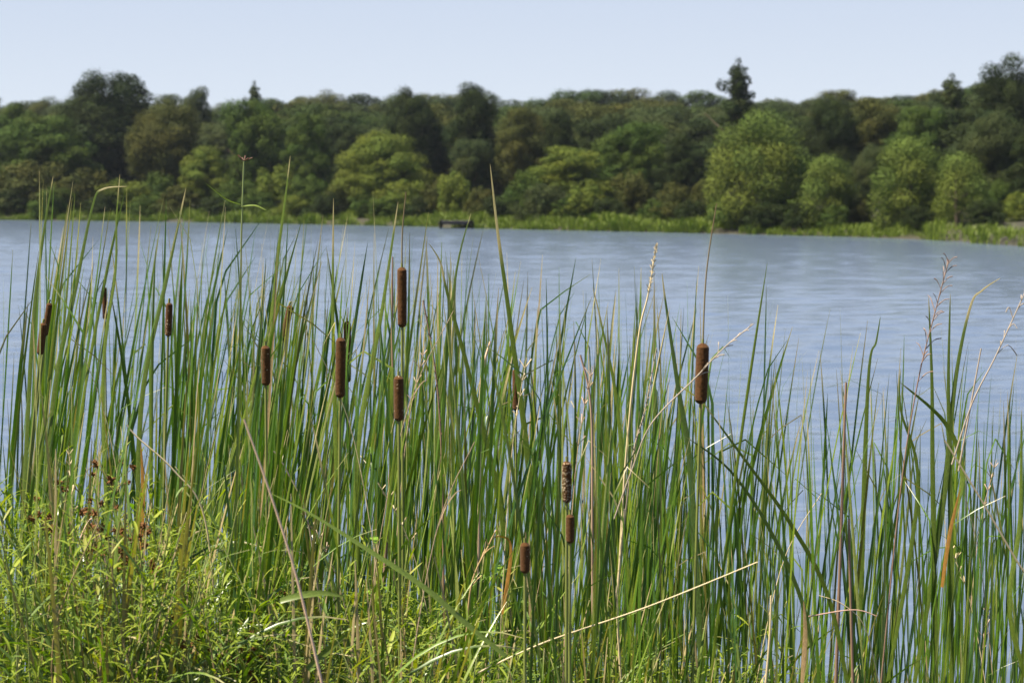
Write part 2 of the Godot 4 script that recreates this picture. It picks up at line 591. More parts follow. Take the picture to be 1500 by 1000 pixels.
func single(pts: Array, wid: float, col: Color, dry: float, label: String, side := Vector3(0.8, 0, 0.6), twist := 0.4, m := "blade") -> void:
	var foot := Vector3(pts[0][0], pts[0][1], pts[0][2])
	var t := thing("cattail_leaf_shoot", label, "cattail", foot, "single long leaves among the reeds")
	var p := V(pts)
	for i in p.size():
		p[i] -= foot
	var dir := (p[p.size() - 1] - p[0]).normalized()
	if absf(dir.y) < 0.88:   # a blade that lies over shows its upper face
		side = Vector3(0.2, 0.5, 0.8).cross(dir).normalized()
	part("leaf", ribbon(smooth_line(p, 7), side, wid, 0.5, 0.0, twist, 0.3, col, TIP, dry, 0.8), M[m], t)

const TREES := [
	["willow_tree", "W1", "willow", 11.357, 89.5, 5.75, 2.53, "large pale green willow with a dark hollow at the water's edge", "tree", "trees on the far shore"],
	["willow_tree", "W2", "willow", 14.009, 86.4, 3.58, 1.58, "low pale green willow leaning against the large willow's shaded side", "tree", "trees on the far shore"],
	["willow_tree", "W2", "willow", 16.843, 82.4, 4.28, 1.74, "tall dome-shaped pale green willow beside the grassy spit", "tree", "trees on the far shore"],
	["willow_tree", "W2", "willow", 18.138, 78.8, 3.56, 1.33, "smaller pale willow just beyond the dome-shaped one, nearer the picture edge", "tree", "trees on the far shore"],
	["leafy_tree", "oak2", "light", -7.558, 113.4, 5.54, 2.8, "broad light green rounded tree on the far shore behind the tallest cattail spike", "tree", "trees on the far shore"],
	["leafy_tree", "maple0", "light", 2.952, 102.6, 4.28, 2.24, "light green pointed tree on the far shore, right of the grey landing stage", "tree", "trees on the far shore"],
	["leafy_tree", "oak1", "grey", -2.371, 112.7, 4.93, 1.83, "small grey brown round tree between two light green trees", "tree", "trees on the far shore"],
	["leafy_tree", "maple1", "light", -19.552, 123.8, 4.78, 1.92, "small yellow green tree below the olive brown tree on the far shore", "tree", "trees on the far shore"],
	["leafy_tree", "oak3", "grey", 16.753, 90.9, 4.16, 1.22, "small dark grey green tree between the two pale willows", "tree", "trees on the far shore"],
	["oak_tree", "B1", "dark", -30.44, 144.5, 10.71, 4.08, "tallest dark oak rising above the woods in the left skyline", "tree", "trees on the far shore"],
	["leafy_tree", "oak0", "mid", -32.503, 136.8, 7.11, 3.62, "wide mid green tree below the tallest dark oak, at the picture edge", "tree", "trees on the far shore"],
	["leafy_tree", "oak3", "olive", -24.0, 133.1, 8.13, 3.19, "olive brown tree with a rounded top beside the tallest dark oak", "tree", "trees on the far shore"],
	["leafy_tree", "oak1", "mid", -17.177, 129.8, 8.03, 2.56, "mid green domed tree above the sedge flower head", "tree", "trees on the far shore"],
	["leafy_tree", "maple2", "mid", -13.108, 125.5, 6.92, 1.95, "narrow mid green tree between the domed tree and the dark pair", "tree", "trees on the far shore"],
	["oak_tree", "oak2", "dark", -6.486, 129.6, 8.92, 2.56, "broad dark oak, larger of the dark pair behind the light green tree", "tree", "trees on the far shore"],
	["oak_tree", "maple0", "dark", -2.439, 124.4, 8.78, 1.84, "narrower dark oak of the dark pair, poking into the sky", "tree", "trees on the far shore"],
	["leafy_tree", "oak0", "olive", 0.742, 117.7, 6.9, 2.08, "brownish tree on the slope right of the dark pair", "tree", "trees on the far shore"],
	["leafy_tree", "maple1", "dark", 2.899, 114.9, 6.71, 1.3, "small dark green tree amid the woodland slope above the light pointed tree", "tree", "trees on the far shore"],
	["leafy_tree", "oak1", "mid", 6.666, 108.7, 5.78, 2.3, "mid green wide tree left of the dark pine", "tree", "trees on the far shore"],
	["leafy_tree", "maple2", "dark", 9.047, 102.4, 4.96, 1.44, "dark low tree between the pine and the wide mid green tree", "tree", "trees on the far shore"],
	["pine_tree", "PINE", "dark", 13.217, 113.9, 9.59, 1.85, "dark ragged pine standing high above the pale willow", "tree", "trees on the far shore"],
	["leafy_tree", "oak3", "dark", 17.663, 107.8, 7.25, 1.98, "dark wooded tree right of the pine, behind the willows", "tree", "trees on the far shore"],
	["leafy_tree", "maple0", "olive", 20.379, 109.8, 7.19, 1.94, "brownish upright tree behind the dome-shaped willow", "tree", "trees on the far shore"],
	["cedar_tree", "PINE", "grey", 24.729, 109.6, 8.47, 1.78, "wispy greyish conifer sticking up beside the large oak", "tree", "trees on the far shore"],
	["oak_tree", "B2", "dark", 27.436, 107.8, 9.42, 2.51, "large dark oak filling the upper corner of the woods", "tree", "trees on the far shore"],
	["leafy_tree", "oak2", "grey", 21.962, 89.8, 5.7, 1.96, "wide grey green tree in front of the large corner oak", "tree", "trees on the far shore"],
	["leafy_tree", "oak0", "mid", 21.567, 103.5, 6.43, 1.82, "shaded mid green tree behind the dome-shaped willow", "tree", "trees on the far shore"],
	["cedar_tree", "PINE", "grey", -22.854, 172.8, 11.49, 1.58, "tiny spiky conifer on the hazy skyline", "tree", "trees on the far shore"],
	["leafy_tree", "maple0", "grey", -26.001, 162.2, 10.46, 1.6, "hazy round treetop on the skyline beside the tiny conifer", "tree", "trees on the far shore"],
	["leafy_tree", "oak0", "dark", -11.367, 129.7, 6.17, 2.06, "dark shaded tree at the shoulder of the light green rounded tree", "tree", "trees on the far shore"],
	["leafy_tree", "oak1", "dark", 14.849, 105.8, 4.87, 1.49, "dark tree just behind the large willow's crown", "tree", "trees on the far shore"],
	["leafy_tree", "maple2", "mid", -38.451, 150.4, 8.65, 2.65, "mid green tree at the picture edge beside the tallest oak", "tree", "trees on the far shore"],
	["leafy_tree", "maple0", "dark", 22.627, 83.8, 4.58, 1.48, "dark tree cut off by the picture edge above the grassy spit", "tree", "trees on the far shore"],
	["shrub", "shrub0", "olive", -32.545, 130.6, 3.96, 3.22, "olive brown shrub on the far shore by the far left edge", "shrub", "shrubs along the far waterline"],
	["shrub", "shrub1", "olive", -28.135, 127.2, 3.43, 2.24, "olive brown shrub on the far shore by the tallest oak", "shrub", "shrubs along the far waterline"],
	["shrub", "shrub2", "light", -24.87, 125.3, 2.66, 2.03, "yellow green shrub on the far shore by the brown shrubs", "shrub", "shrubs along the far waterline"],
	["shrub", "shrub3", "mid", -23.297, 127.1, 3.2, 1.79, "mid green shrub on the far shore by the olive brown tree", "shrub", "shrubs along the far waterline"],
	["shrub", "shrub0", "mid", -17.032, 119.7, 2.64, 1.69, "mid green shrub on the far shore by the small yellow green tree", "shrub", "shrubs along the far waterline"],
	["shrub", "shrub1", "light", -14.441, 119.2, 3.55, 1.93, "yellow green shrub on the far shore by the domed tree", "shrub", "shrubs along the far waterline"],
	["shrub", "shrub2", "mid", -11.94, 115.2, 2.9, 1.62, "mid green shrub on the far shore by the narrow mid green tree", "shrub", "shrubs along the far waterline"],
	["shrub", "shrub3", "olive", -9.835, 114.3, 3.09, 1.45, "olive brown shrub on the far shore by the dark shaded tree", "shrub", "shrubs along the far waterline"],
	["shrub", "shrub0", "light", -6.193, 110.2, 2.59, 1.71, "yellow green shrub on the far shore by the broad light green tree", "shrub", "shrubs along the far waterline"],
	["shrub", "shrub1", "olive", -4.188, 108.4, 2.59, 1.15, "olive brown shrub on the far shore by the landing stage", "shrub", "shrubs along the far waterline"],
	["shrub", "shrub2", "light", -3.045, 105.7, 3.02, 1.34, "yellow green shrub on the far shore by the grey brown round tree", "shrub", "shrubs along the far waterline"],
	["shrub", "shrub3", "mid", 0.713, 101.4, 3.05, 1.43, "mid green shrub on the far shore by the light pointed tree", "shrub", "shrubs along the far waterline"],
	["shrub", "shrub0", "grey", 1.747, 99.4, 2.34, 1.54, "dull grey green shrub on the far shore by its grey shrub neighbour", "shrub", "shrubs along the far waterline"],
	["shrub", "shrub1", "light", 3.873, 98.4, 2.54, 1.53, "yellow green shrub on the far shore by the light pointed tree's far side", "shrub", "shrubs along the far waterline"],
	["shrub", "shrub2", "olive", 6.152, 97.3, 3.01, 1.3, "olive brown shrub on the far shore by the wide mid green tree", "shrub", "shrubs along the far waterline"],
	["shrub", "shrub3", "olive", 7.776, 94.2, 2.42, 1.33, "olive brown shrub on the far shore by the dark low tree", "shrub", "shrubs along the far waterline"],
	["shrub", "shrub0", "olive", 9.324, 93.1, 2.52, 0.98, "olive brown shrub on the far shore by the pine", "shrub", "shrubs along the far waterline"],
	["shrub", "shrub1", "mid", 10.098, 91.2, 1.77, 1.16, "mid green shrub on the far shore by the large willow's near side", "shrub", "shrubs along the far waterline"],
	["shrub", "shrub2", "mid", 12.463, 88.6, 1.94, 1.25, "mid green shrub on the far shore by the large willow's hollow", "shrub", "shrubs along the far waterline"],
	["shrub", "shrub3", "light", 14.912, 86.9, 2.09, 0.92, "yellow green shrub on the far shore by the low leaning willow", "shrub", "shrubs along the far waterline"],
	["shrub", "shrub0", "olive", 15.513, 86.2, 1.64, 0.79, "olive brown shrub on the far shore by the gap between the willows", "shrub", "shrubs along the far waterline"],
	["shrub", "shrub1", "mid", 16.473, 83.7, 1.8, 0.89, "mid green shrub on the far shore by the dome-shaped willow's foot", "shrub", "shrubs along the far waterline"],
	["shrub", "shrub2", "light", 17.992, 81.9, 1.95, 0.98, "yellow green shrub on the far shore by the smaller pale willow", "shrub", "shrubs along the far waterline"],
	["shrub", "shrub3", "mid", 20.164, 80.6, 2.46, 0.97, "mid green shrub on the far shore by the wide grey green tree", "shrub", "shrubs along the far waterline"],
	["shrub", "shrub0", "light", 20.585, 78.6, 1.96, 0.83, "yellow green shrub on the far shore by the grassy spit", "shrub", "shrubs along the far waterline"],
	["shrub", "shrub1", "mid", -36.098, 131.8, 3.71, 2.32, "mid green shrub on the far shore by the outermost oak", "shrub", "shrubs along the far waterline"],
	["shrub", "shrub2", "olive", -1.826, 103.9, 2.2, 0.95, "olive brown shrub on the far shore by the landing stage's far end", "shrub", "shrubs along the far waterline"],
	["shrub", "shrub3", "mid", -8.266, 112.0, 2.09, 1.34, "mid green shrub on the far shore by the light rounded tree's foot", "shrub", "shrubs along the far waterline"],
	["shrub", "shrub1", "dark", -33.205, 128.5, 2.09, 1.81, "low dark bush overhanging the water by the picture edge", "shrub", "low bushes at the far waterline"],
	["shrub", "shrub2", "mid", -29.542, 126.4, 2.22, 1.87, "low green bush overhanging the water by the wide mid green tree", "shrub", "low bushes at the far waterline"],
	["shrub", "shrub3", "dark", -26.256, 124.5, 1.87, 1.58, "low dark bush overhanging the water by the tallest oak", "shrub", "low bushes at the far waterline"],
	["shrub", "shrub0", "mid", -23.066, 122.6, 1.66, 1.47, "low green bush overhanging the water by the brown shrubs", "shrub", "low bushes at the far waterline"],
	["shrub", "shrub1", "olive", -20.978, 122.3, 2.31, 1.55, "low brownish bush overhanging the water by the olive brown tree", "shrub", "low bushes at the far waterline"],
	["shrub", "shrub2", "dark", -17.984, 119.0, 1.68, 1.43, "low dark bush overhanging the water by the small yellow green tree", "shrub", "low bushes at the far waterline"],
	["shrub", "shrub3", "mid", -15.505, 117.6, 2.09, 1.49, "low green bush overhanging the water by the domed tree", "shrub", "low bushes at the far waterline"],
	["shrub", "shrub0", "light", -12.781, 114.3, 1.69, 1.29, "low pale green bush overhanging the water by the tall club-tipped leaf", "shrub", "low bushes at the far waterline"],
	["shrub", "shrub1", "dark", -10.672, 112.4, 1.9, 1.27, "low dark bush overhanging the water by the narrow mid green tree", "shrub", "low bushes at the far waterline"],
	["shrub", "shrub2", "mid", -7.108, 109.3, 1.59, 1.31, "low green bush overhanging the water by the broad light green tree", "shrub", "low bushes at the far waterline"],
	["shrub", "shrub3", "dark", -5.13, 108.1, 1.71, 1.14, "low dark bush overhanging the water by the landing stage's near side", "shrub", "low bushes at the far waterline"],
	["shrub", "shrub0", "dark", -0.537, 101.8, 1.74, 1.22, "low dark bush overhanging the water by the thread-tipped tallest leaf", "shrub", "low bushes at the far waterline"],
	["shrub", "shrub1", "mid", 2.943, 98.5, 1.75, 1.18, "low green bush overhanging the water by the light pointed tree", "shrub", "low bushes at the far waterline"],
	["shrub", "shrub2", "dark", 4.924, 96.6, 1.65, 1.16, "low dark bush overhanging the water by the gap after the light pointed tree", "shrub", "low bushes at the far waterline"],
	["shrub", "shrub3", "mid", 6.888, 94.2, 1.6, 0.93, "low green bush overhanging the water by the wide tree left of the pine", "shrub", "low bushes at the far waterline"],
	["shrub", "shrub0", "dark", 8.48, 92.0, 1.54, 0.97, "low dark bush overhanging the water by the dark low tree", "shrub", "low bushes at the far waterline"],
	["shrub", "shrub1", "dark", 10.759, 88.7, 1.32, 1.06, "low dark bush overhanging the water by the large willow's sunny side", "shrub", "low bushes at the far waterline"],
	["shrub", "shrub2", "dark", 11.683, 87.4, 1.45, 1.05, "low dark bush overhanging the water by the large willow's middle", "shrub", "low bushes at the far waterline"],
	["shrub", "shrub3", "dark", 13.03, 86.2, 1.58, 1.03, "low dark bush overhanging the water by the large willow's shaded side", "shrub", "low bushes at the far waterline"],
	["shrub", "shrub0", "mid", 14.137, 85.2, 1.35, 0.84, "low green bush overhanging the water by the low leaning willow", "shrub", "low bushes at the far waterline"],
	["shrub", "shrub1", "dark", 16.882, 80.7, 1.39, 0.97, "low dark bush overhanging the water by the dome-shaped willow", "shrub", "low bushes at the far waterline"],
	["shrub", "shrub2", "dark", 18.634, 76.8, 1.69, 0.81, "low dark bush overhanging the water by the grassy spit", "shrub", "low bushes at the far waterline"],
	["woodland_tree", "oak3", "grey", -45.522, 158.4, 7.56, 3.59, "greyish green woodland tree low on the slope, behind the wide mid green tree", "tree", "woodland trees behind the shore"],
	["woodland_tree", "maple0", "dark", -41.846, 156.6, 7.93, 4.34, "dark green woodland tree low on the slope, behind the wide mid green tree", "tree", "woodland trees behind the shore"],
	["woodland_tree", "oak3", "olive", -41.194, 164.8, 7.84, 4.34, "brownish green woodland tree low on the slope, behind the wide mid green tree", "tree", "woodland trees behind the shore"],
	["woodland_tree", "oak3", "grey", -35.498, 154.6, 7.43, 4.39, "greyish green woodland tree low on the slope, behind the wide mid green tree", "tree", "woodland trees behind the shore"],
	["woodland_tree", "oak0", "grey", -32.938, 158.0, 8.05, 4.21, "greyish green woodland tree low on the slope, behind the tallest dark oak", "tree", "woodland trees behind the shore"],
	["woodland_tree", "oak3", "grey", -28.646, 150.2, 7.13, 3.76, "greyish green woodland tree low on the slope, behind the olive brown tree", "tree", "woodland trees behind the shore"],
	["woodland_tree", "oak1", "olive", -26.73, 157.4, 7.45, 4.28, "brownish green woodland tree low on the slope, behind the hazy round treetop", "tree", "woodland trees behind the shore"],
	["woodland_tree", "oak3", "grey", -21.628, 146.5, 7.2, 3.35, "greyish green woodland tree low on the slope, behind the hazy round treetop", "tree", "woodland trees behind the shore"],
	["woodland_tree", "oak2", "grey", -19.119, 151.6, 7.45, 4.33, "greyish green woodland tree low on the slope, behind the tiny conifer", "tree", "woodland trees behind the shore"],
	["woodland_tree", "maple2", "wood", -15.439, 144.8, 7.53, 3.54, "green woodland tree low on the slope, behind the narrow mid green tree", "tree", "woodland trees behind the shore"],
	["woodland_tree", "maple0", "dark", -12.899, 144.9, 7.23, 4.12, "dark green woodland tree low on the slope, behind the light green rounded tree", "tree", "woodland trees behind the shore"],
	["woodland_tree", "oak2", "grey", -9.471, 142.1, 7.0, 3.34, "greyish green woodland tree low on the slope, behind the light green rounded tree", "tree", "woodland trees behind the shore"],
	["woodland_tree", "oak2", "wood", -6.618, 135.0, 6.73, 4.58, "green woodland tree low on the slope, behind the broad dark oak", "tree", "woodland trees behind the shore"],
	["woodland_tree", "maple2", "olive", -3.695, 134.8, 7.13, 3.47, "brownish green woodland tree low on the slope, behind the narrower dark oak", "tree", "woodland trees behind the shore"],
	["woodland_tree", "oak2", "grey", -1.489, 134.5, 6.5, 3.6, "greyish green woodland tree low on the slope, behind the narrower dark oak", "tree", "woodland trees behind the shore"],
	["woodland_tree", "oak2", "wood", 1.167, 135.7, 6.62, 3.38, "green woodland tree low on the slope, behind the brownish slope tree", "tree", "woodland trees behind the shore"],
	["woodland_tree", "oak2", "olive", 3.036, 126.1, 6.49, 4.52, "brownish green woodland tree low on the slope, behind the light pointed tree", "tree", "woodland trees behind the shore"],
	["woodland_tree", "oak2", "dark", 5.512, 124.7, 6.91, 4.39, "dark green woodland tree low on the slope, behind the light pointed tree", "tree", "woodland trees behind the shore"],
	["woodland_tree", "oak3", "grey", 8.719, 130.1, 7.24, 3.74, "greyish green woodland tree low on the slope, behind the wide tree left of the pine", "tree", "woodland trees behind the shore"],
	["woodland_tree", "oak2", "grey", 10.961, 125.4, 6.55, 3.99, "greyish green woodland tree low on the slope, behind the dark low tree", "tree", "woodland trees behind the shore"],
	["woodland_tree", "maple0", "dark", 13.263, 125.0, 6.67, 3.48, "dark green woodland tree low on the slope, behind the pine", "tree", "woodland trees behind the shore"],
	["woodland_tree", "oak0", "dark", 14.821, 119.6, 6.07, 4.58, "dark green woodland tree low on the slope, behind the pine", "tree", "woodland trees behind the shore"],
	["woodland_tree", "oak3", "dark", 17.146, 120.6, 6.51, 4.01, "dark green woodland tree low on the slope, behind the large willow", "tree", "woodland trees behind the shore"],
	["woodland_tree", "oak0", "olive", 19.616, 122.3, 6.35, 3.45, "brownish green woodland tree low on the slope, behind the dark tree right of the pine", "tree", "woodland trees behind the shore"],
	["woodland_tree", "oak3", "grey", 21.787, 120.8, 6.69, 3.59, "greyish green woodland tree low on the slope, behind the brownish upright tree", "tree", "woodland trees behind the shore"],
	["woodland_tree", "maple2", "dark", 22.921, 115.7, 6.25, 3.3, "dark green woodland tree low on the slope, behind the dome-shaped willow", "tree", "woodland trees behind the shore"],
	["woodland_tree", "maple0", "wood", 23.833, 109.3, 6.29, 4.24, "green woodland tree low on the slope, behind the wispy conifer", "tree", "woodland trees behind the shore"],
	["woodland_tree", "oak1", "dark", 24.849, 104.1, 6.38, 4.05, "dark green woodland tree low on the slope, behind the wide grey green tree", "tree", "woodland trees behind the shore"],
	["woodland_tree", "oak2", "grey", 28.115, 109.6, 6.85, 3.16, "greyish green woodland tree low on the slope, behind the corner oak", "tree", "woodland trees behind the shore"],
	["woodland_tree", "oak0", "wood", 30.589, 109.5, 7.2, 4.3, "green woodland tree low on the slope, behind the corner oak", "tree", "woodland trees behind the shore"],
	["woodland_tree", "maple2", "wood", 32.497, 109.3, 6.82, 3.72, "green woodland tree low on the slope, behind the corner oak", "tree", "woodland trees behind the shore"],
	["woodland_tree", "oak1", "grey", -49.877, 177.3, 9.4, 4.29, "greyish green woodland tree halfway up the slope, behind the wide mid green tree", "tree", "woodland trees behind the shore"],
	["woodland_tree", "oak2", "grey", -45.403, 175.1, 8.73, 3.14, "greyish green woodland tree halfway up the slope, behind the wide mid green tree", "tree", "woodland trees behind the shore"],
	["woodland_tree", "oak2", "olive", -41.679, 174.1, 8.99, 4.36, "brownish green woodland tree halfway up the slope, behind the wide mid green tree", "tree", "woodland trees behind the shore"],
	["woodland_tree", "oak1", "olive", -37.477, 171.1, 8.93, 3.06, "brownish green woodland tree halfway up the slope, behind the tallest dark oak", "tree", "woodland trees behind the shore"],
	["woodland_tree", "oak3", "grey", -34.674, 171.6, 8.71, 4.0, "greyish green woodland tree halfway up the slope, behind the tallest dark oak", "tree", "woodland trees behind the shore"],
	["woodland_tree", "maple2", "olive", -31.925, 175.1, 8.88, 3.05, "brownish green woodland tree halfway up the slope, behind the olive brown tree", "tree", "woodland trees behind the shore"],
	["woodland_tree", "maple2", "wood", -27.519, 170.7, 8.04, 3.87, "green woodland tree halfway up the slope, behind the hazy round treetop", "tree", "woodland trees behind the shore"],
	["woodland_tree", "oak0", "wood", -24.27, 167.2, 8.64, 4.3, "green woodland tree halfway up the slope, behind the tiny conifer", "tree", "woodland trees behind the shore"],
	["woodland_tree", "maple0", "olive", -20.332, 165.6, 8.35, 4.43, "brownish green woodland tree halfway up the slope, behind the tiny conifer", "tree", "woodland trees behind the shore"],
	["woodland_tree", "maple1", "wood", -17.288, 161.6, 9.04, 3.81, "green woodland tree halfway up the slope, behind the narrow mid green tree", "tree", "woodland trees behind the shore"],
	["woodland_tree", "oak2", "wood", -14.665, 160.5, 9.13, 4.46, "green woodland tree halfway up the slope, behind the narrow mid green tree", "tree", "woodland trees behind the shore"],
	["woodland_tree", "oak2", "wood", -12.235, 163.0, 8.65, 4.3, "green woodland tree halfway up the slope, behind the light green rounded tree", "tree", "woodland trees behind the shore"],
	["woodland_tree", "maple2", "wood", -8.849, 152.8, 8.02, 3.19, "green woodland tree halfway up the slope, behind the broad dark oak", "tree", "woodland trees behind the shore"],
	["woodland_tree", "maple1", "olive", -6.371, 157.8, 8.92, 4.47, "brownish green woodland tree halfway up the slope, behind the broad dark oak", "tree", "woodland trees behind the shore"],
	["woodland_tree", "maple0", "grey", -3.078, 149.6, 7.85, 3.4, "greyish green woodland tree halfway up the slope, behind the narrower dark oak", "tree", "woodland trees behind the shore"],
	["woodland_tree", "maple2", "wood", -0.166, 143.9, 7.56, 4.31, "green woodland tree halfway up the slope, behind the brownish slope tree", "tree", "woodland trees behind the shore"],
	["woodland_tree", "oak0", "grey", 2.181, 143.1, 7.9, 4.56, "greyish green woodland tree halfway up the slope, behind the brownish slope tree", "tree", "woodland trees behind the shore"],
	["woodland_tree", "maple1", "olive", 5.019, 144.9, 8.28, 3.11, "brownish green woodland tree halfway up the slope, behind the light pointed tree", "tree", "woodland trees behind the shore"],
	["woodland_tree", "oak0", "olive", 7.502, 141.4, 8.13, 4.58, "brownish green woodland tree halfway up the slope, behind the wide tree left of the pine", "tree", "woodland trees behind the shore"],
	["woodland_tree", "oak1", "grey", 9.513, 137.0, 7.88, 4.27, "greyish green woodland tree halfway up the slope, behind the wide tree left of the pine", "tree", "woodland trees behind the shore"],
	["woodland_tree", "maple2", "grey", 11.948, 140.2, 7.74, 3.87, "greyish green woodland tree halfway up the slope, behind the dark low tree", "tree", "woodland trees behind the shore"],
	["woodland_tree", "oak2", "grey", 14.441, 143.1, 8.19, 4.0, "greyish green woodland tree halfway up the slope, behind the dark low tree", "tree", "woodland trees behind the shore"],
	["woodland_tree", "oak2", "grey", 16.687, 139.5, 7.66, 3.39, "greyish green woodland tree halfway up the slope, behind the pine", "tree", "woodland trees behind the shore"],
	["woodland_tree", "oak2", "wood", 18.465, 131.5, 7.36, 3.68, "green woodland tree halfway up the slope, behind the large willow", "tree", "woodland trees behind the shore"],
	["woodland_tree", "maple1", "olive", 21.943, 138.3, 7.44, 3.42, "brownish green woodland tree halfway up the slope, behind the dark tree right of the pine", "tree", "woodland trees behind the shore"],
	["woodland_tree", "maple1", "olive", 23.788, 135.9, 7.52, 4.42, "brownish green woodland tree halfway up the slope, behind the brownish upright tree", "tree", "woodland trees behind the shore"],
	["woodland_tree", "oak0", "grey", 24.772, 129.5, 7.19, 4.3, "greyish green woodland tree halfway up the slope, behind the brownish upright tree", "tree", "woodland trees behind the shore"],
	["woodland_tree", "oak0", "grey", 26.585, 126.4, 7.36, 3.84, "greyish green woodland tree halfway up the slope, behind the dome-shaped willow", "tree", "woodland trees behind the shore"],
	["woodland_tree", "oak0", "wood", 28.465, 123.3, 7.41, 3.55, "green woodland tree halfway up the slope, behind the wispy conifer", "tree", "woodland trees behind the shore"],
	["woodland_tree", "oak2", "grey", 31.718, 125.5, 7.95, 4.52, "greyish green woodland tree halfway up the slope, behind the corner oak", "tree", "woodland trees behind the shore"],
	["woodland_tree", "oak1", "grey", 32.672, 119.2, 7.89, 3.82, "greyish green woodland tree halfway up the slope, behind the corner oak", "tree", "woodland trees behind the shore"],
	["woodland_tree", "maple2", "dark", 36.678, 126.3, 8.13, 3.1, "dark green woodland tree halfway up the slope, behind the corner oak", "tree", "woodland trees behind the shore"],
	["woodland_tree", "oak3", "wood", -55.685, 202.3, 11.15, 3.29, "green woodland tree near the skyline, behind the wide mid green tree", "tree", "woodland trees behind the shore"],
	["woodland_tree", "oak2", "olive", -51.927, 201.1, 10.94, 3.59, "brownish green woodland tree near the skyline, behind the wide mid green tree", "tree", "woodland trees behind the shore"],
	["woodland_tree", "maple2", "olive", -48.718, 201.8, 10.99, 3.38, "brownish green woodland tree near the skyline, behind the wide mid green tree", "tree", "woodland trees behind the shore"],
	["woodland_tree", "maple0", "grey", -42.947, 192.2, 10.38, 4.21, "greyish green woodland tree near the skyline, behind the wide mid green tree", "tree", "woodland trees behind the shore"],
	["woodland_tree", "oak0", "wood", -39.25, 190.7, 10.61, 4.42, "green woodland tree near the skyline, behind the tallest dark oak", "tree", "woodland trees behind the shore"],
	["woodland_tree", "maple1", "grey", -36.502, 192.6, 10.4, 4.52, "greyish green woodland tree near the skyline, behind the olive brown tree", "tree", "woodland trees behind the shore"],
	["woodland_tree", "oak2", "grey", -32.054, 187.7, 9.78, 3.23, "greyish green woodland tree near the skyline, behind the olive brown tree", "tree", "woodland trees behind the shore"],
	["woodland_tree", "maple1", "grey", -29.191, 192.6, 10.0, 4.25, "greyish green woodland tree near the skyline, behind the hazy round treetop", "tree", "woodland trees behind the shore"],
	["woodland_tree", "oak2", "wood", -24.944, 187.8, 10.11, 4.57, "green woodland tree near the skyline, behind the tiny conifer", "tree", "woodland trees behind the shore"],
	["woodland_tree", "oak1", "dark", -22.128, 185.0, 10.36, 3.28, "dark green woodland tree near the skyline, behind the tiny conifer", "tree", "woodland trees behind the shore"],
	["woodland_tree", "maple1", "olive", -19.438, 186.3, 10.81, 4.59, "brownish green woodland tree near the skyline, behind the narrow mid green tree", "tree", "woodland trees behind the shore"],
	["woodland_tree", "oak0", "grey", -15.841, 181.3, 9.95, 4.31, "greyish green woodland tree near the skyline, behind the light green rounded tree", "tree", "woodland trees behind the shore"],
	["woodland_tree", "oak0", "grey", -12.951, 182.1, 9.81, 3.64, "greyish green woodland tree near the skyline, behind the light green rounded tree", "tree", "woodland trees behind the shore"],
	["woodland_tree", "oak0", "grey", -9.643, 175.5, 10.18, 4.15, "greyish green woodland tree near the skyline, behind the broad dark oak", "tree", "woodland trees behind the shore"],
	["woodland_tree", "oak1", "dark", -6.35, 178.6, 10.36, 3.3, "dark green woodland tree near the skyline, behind the broad dark oak", "tree", "woodland trees behind the shore"],
	["woodland_tree", "oak1", "dark", -3.711, 174.7, 9.4, 4.44, "dark green woodland tree near the skyline, behind the narrower dark oak", "tree", "woodland trees behind the shore"],
	["woodland_tree", "oak0", "wood", -0.416, 168.7, 9.1, 4.17, "green woodland tree near the skyline, behind the brownish slope tree", "tree", "woodland trees behind the shore"],
	["woodland_tree", "maple1", "grey", 1.94, 172.6, 9.42, 3.57, "greyish green woodland tree near the skyline, behind the brownish slope tree", "tree", "woodland trees behind the shore"],
	["woodland_tree", "oak0", "olive", 4.678, 162.6, 9.47, 3.7, "brownish green woodland tree near the skyline, behind the light pointed tree", "tree", "woodland trees behind the shore"],
	["woodland_tree", "oak2", "grey", 7.227, 167.1, 9.2, 3.63, "greyish green woodland tree near the skyline, behind the light pointed tree", "tree", "woodland trees behind the shore"],
	["woodland_tree", "oak2", "grey", 9.297, 162.8, 9.44, 3.18, "greyish green woodland tree near the skyline, behind the wide tree left of the pine", "tree", "woodland trees behind the shore"],
	["woodland_tree", "oak2", "olive", 11.918, 168.2, 10.11, 4.24, "brownish green woodland tree near the skyline, behind the wide tree left of the pine", "tree", "woodland trees behind the shore"],
	["woodland_tree", "maple2", "wood", 14.488, 164.1, 9.01, 4.31, "green woodland tree near the skyline, behind the dark low tree", "tree", "woodland trees behind the shore"],
	["woodland_tree", "oak3", "grey", 17.107, 159.0, 9.02, 3.84, "greyish green woodland tree near the skyline, behind the pine", "tree", "woodland trees behind the shore"],
	["woodland_tree", "oak1", "grey", 19.195, 154.8, 8.98, 4.16, "greyish green woodland tree near the skyline, behind the pine", "tree", "woodland trees behind the shore"],
	["woodland_tree", "oak3", "grey", 22.618, 160.0, 9.34, 3.59, "greyish green woodland tree near the skyline, behind the large willow", "tree", "woodland trees behind the shore"],
	["woodland_tree", "maple1", "grey", 24.979, 160.9, 9.44, 3.53, "greyish green woodland tree near the skyline, behind the dark tree right of the pine", "tree", "woodland trees behind the shore"],
	["woodland_tree", "maple2", "dark", 26.798, 155.6, 8.94, 3.73, "dark green woodland tree near the skyline, behind the dark tree right of the pine", "tree", "woodland trees behind the shore"],
	["woodland_tree", "maple0", "grey", 27.87, 149.4, 8.46, 4.21, "greyish green woodland tree near the skyline, behind the brownish upright tree", "tree", "woodland trees behind the shore"],
	["woodland_tree", "oak0", "wood", 30.819, 150.7, 8.87, 3.61, "green woodland tree near the skyline, behind the dome-shaped willow", "tree", "woodland trees behind the shore"],
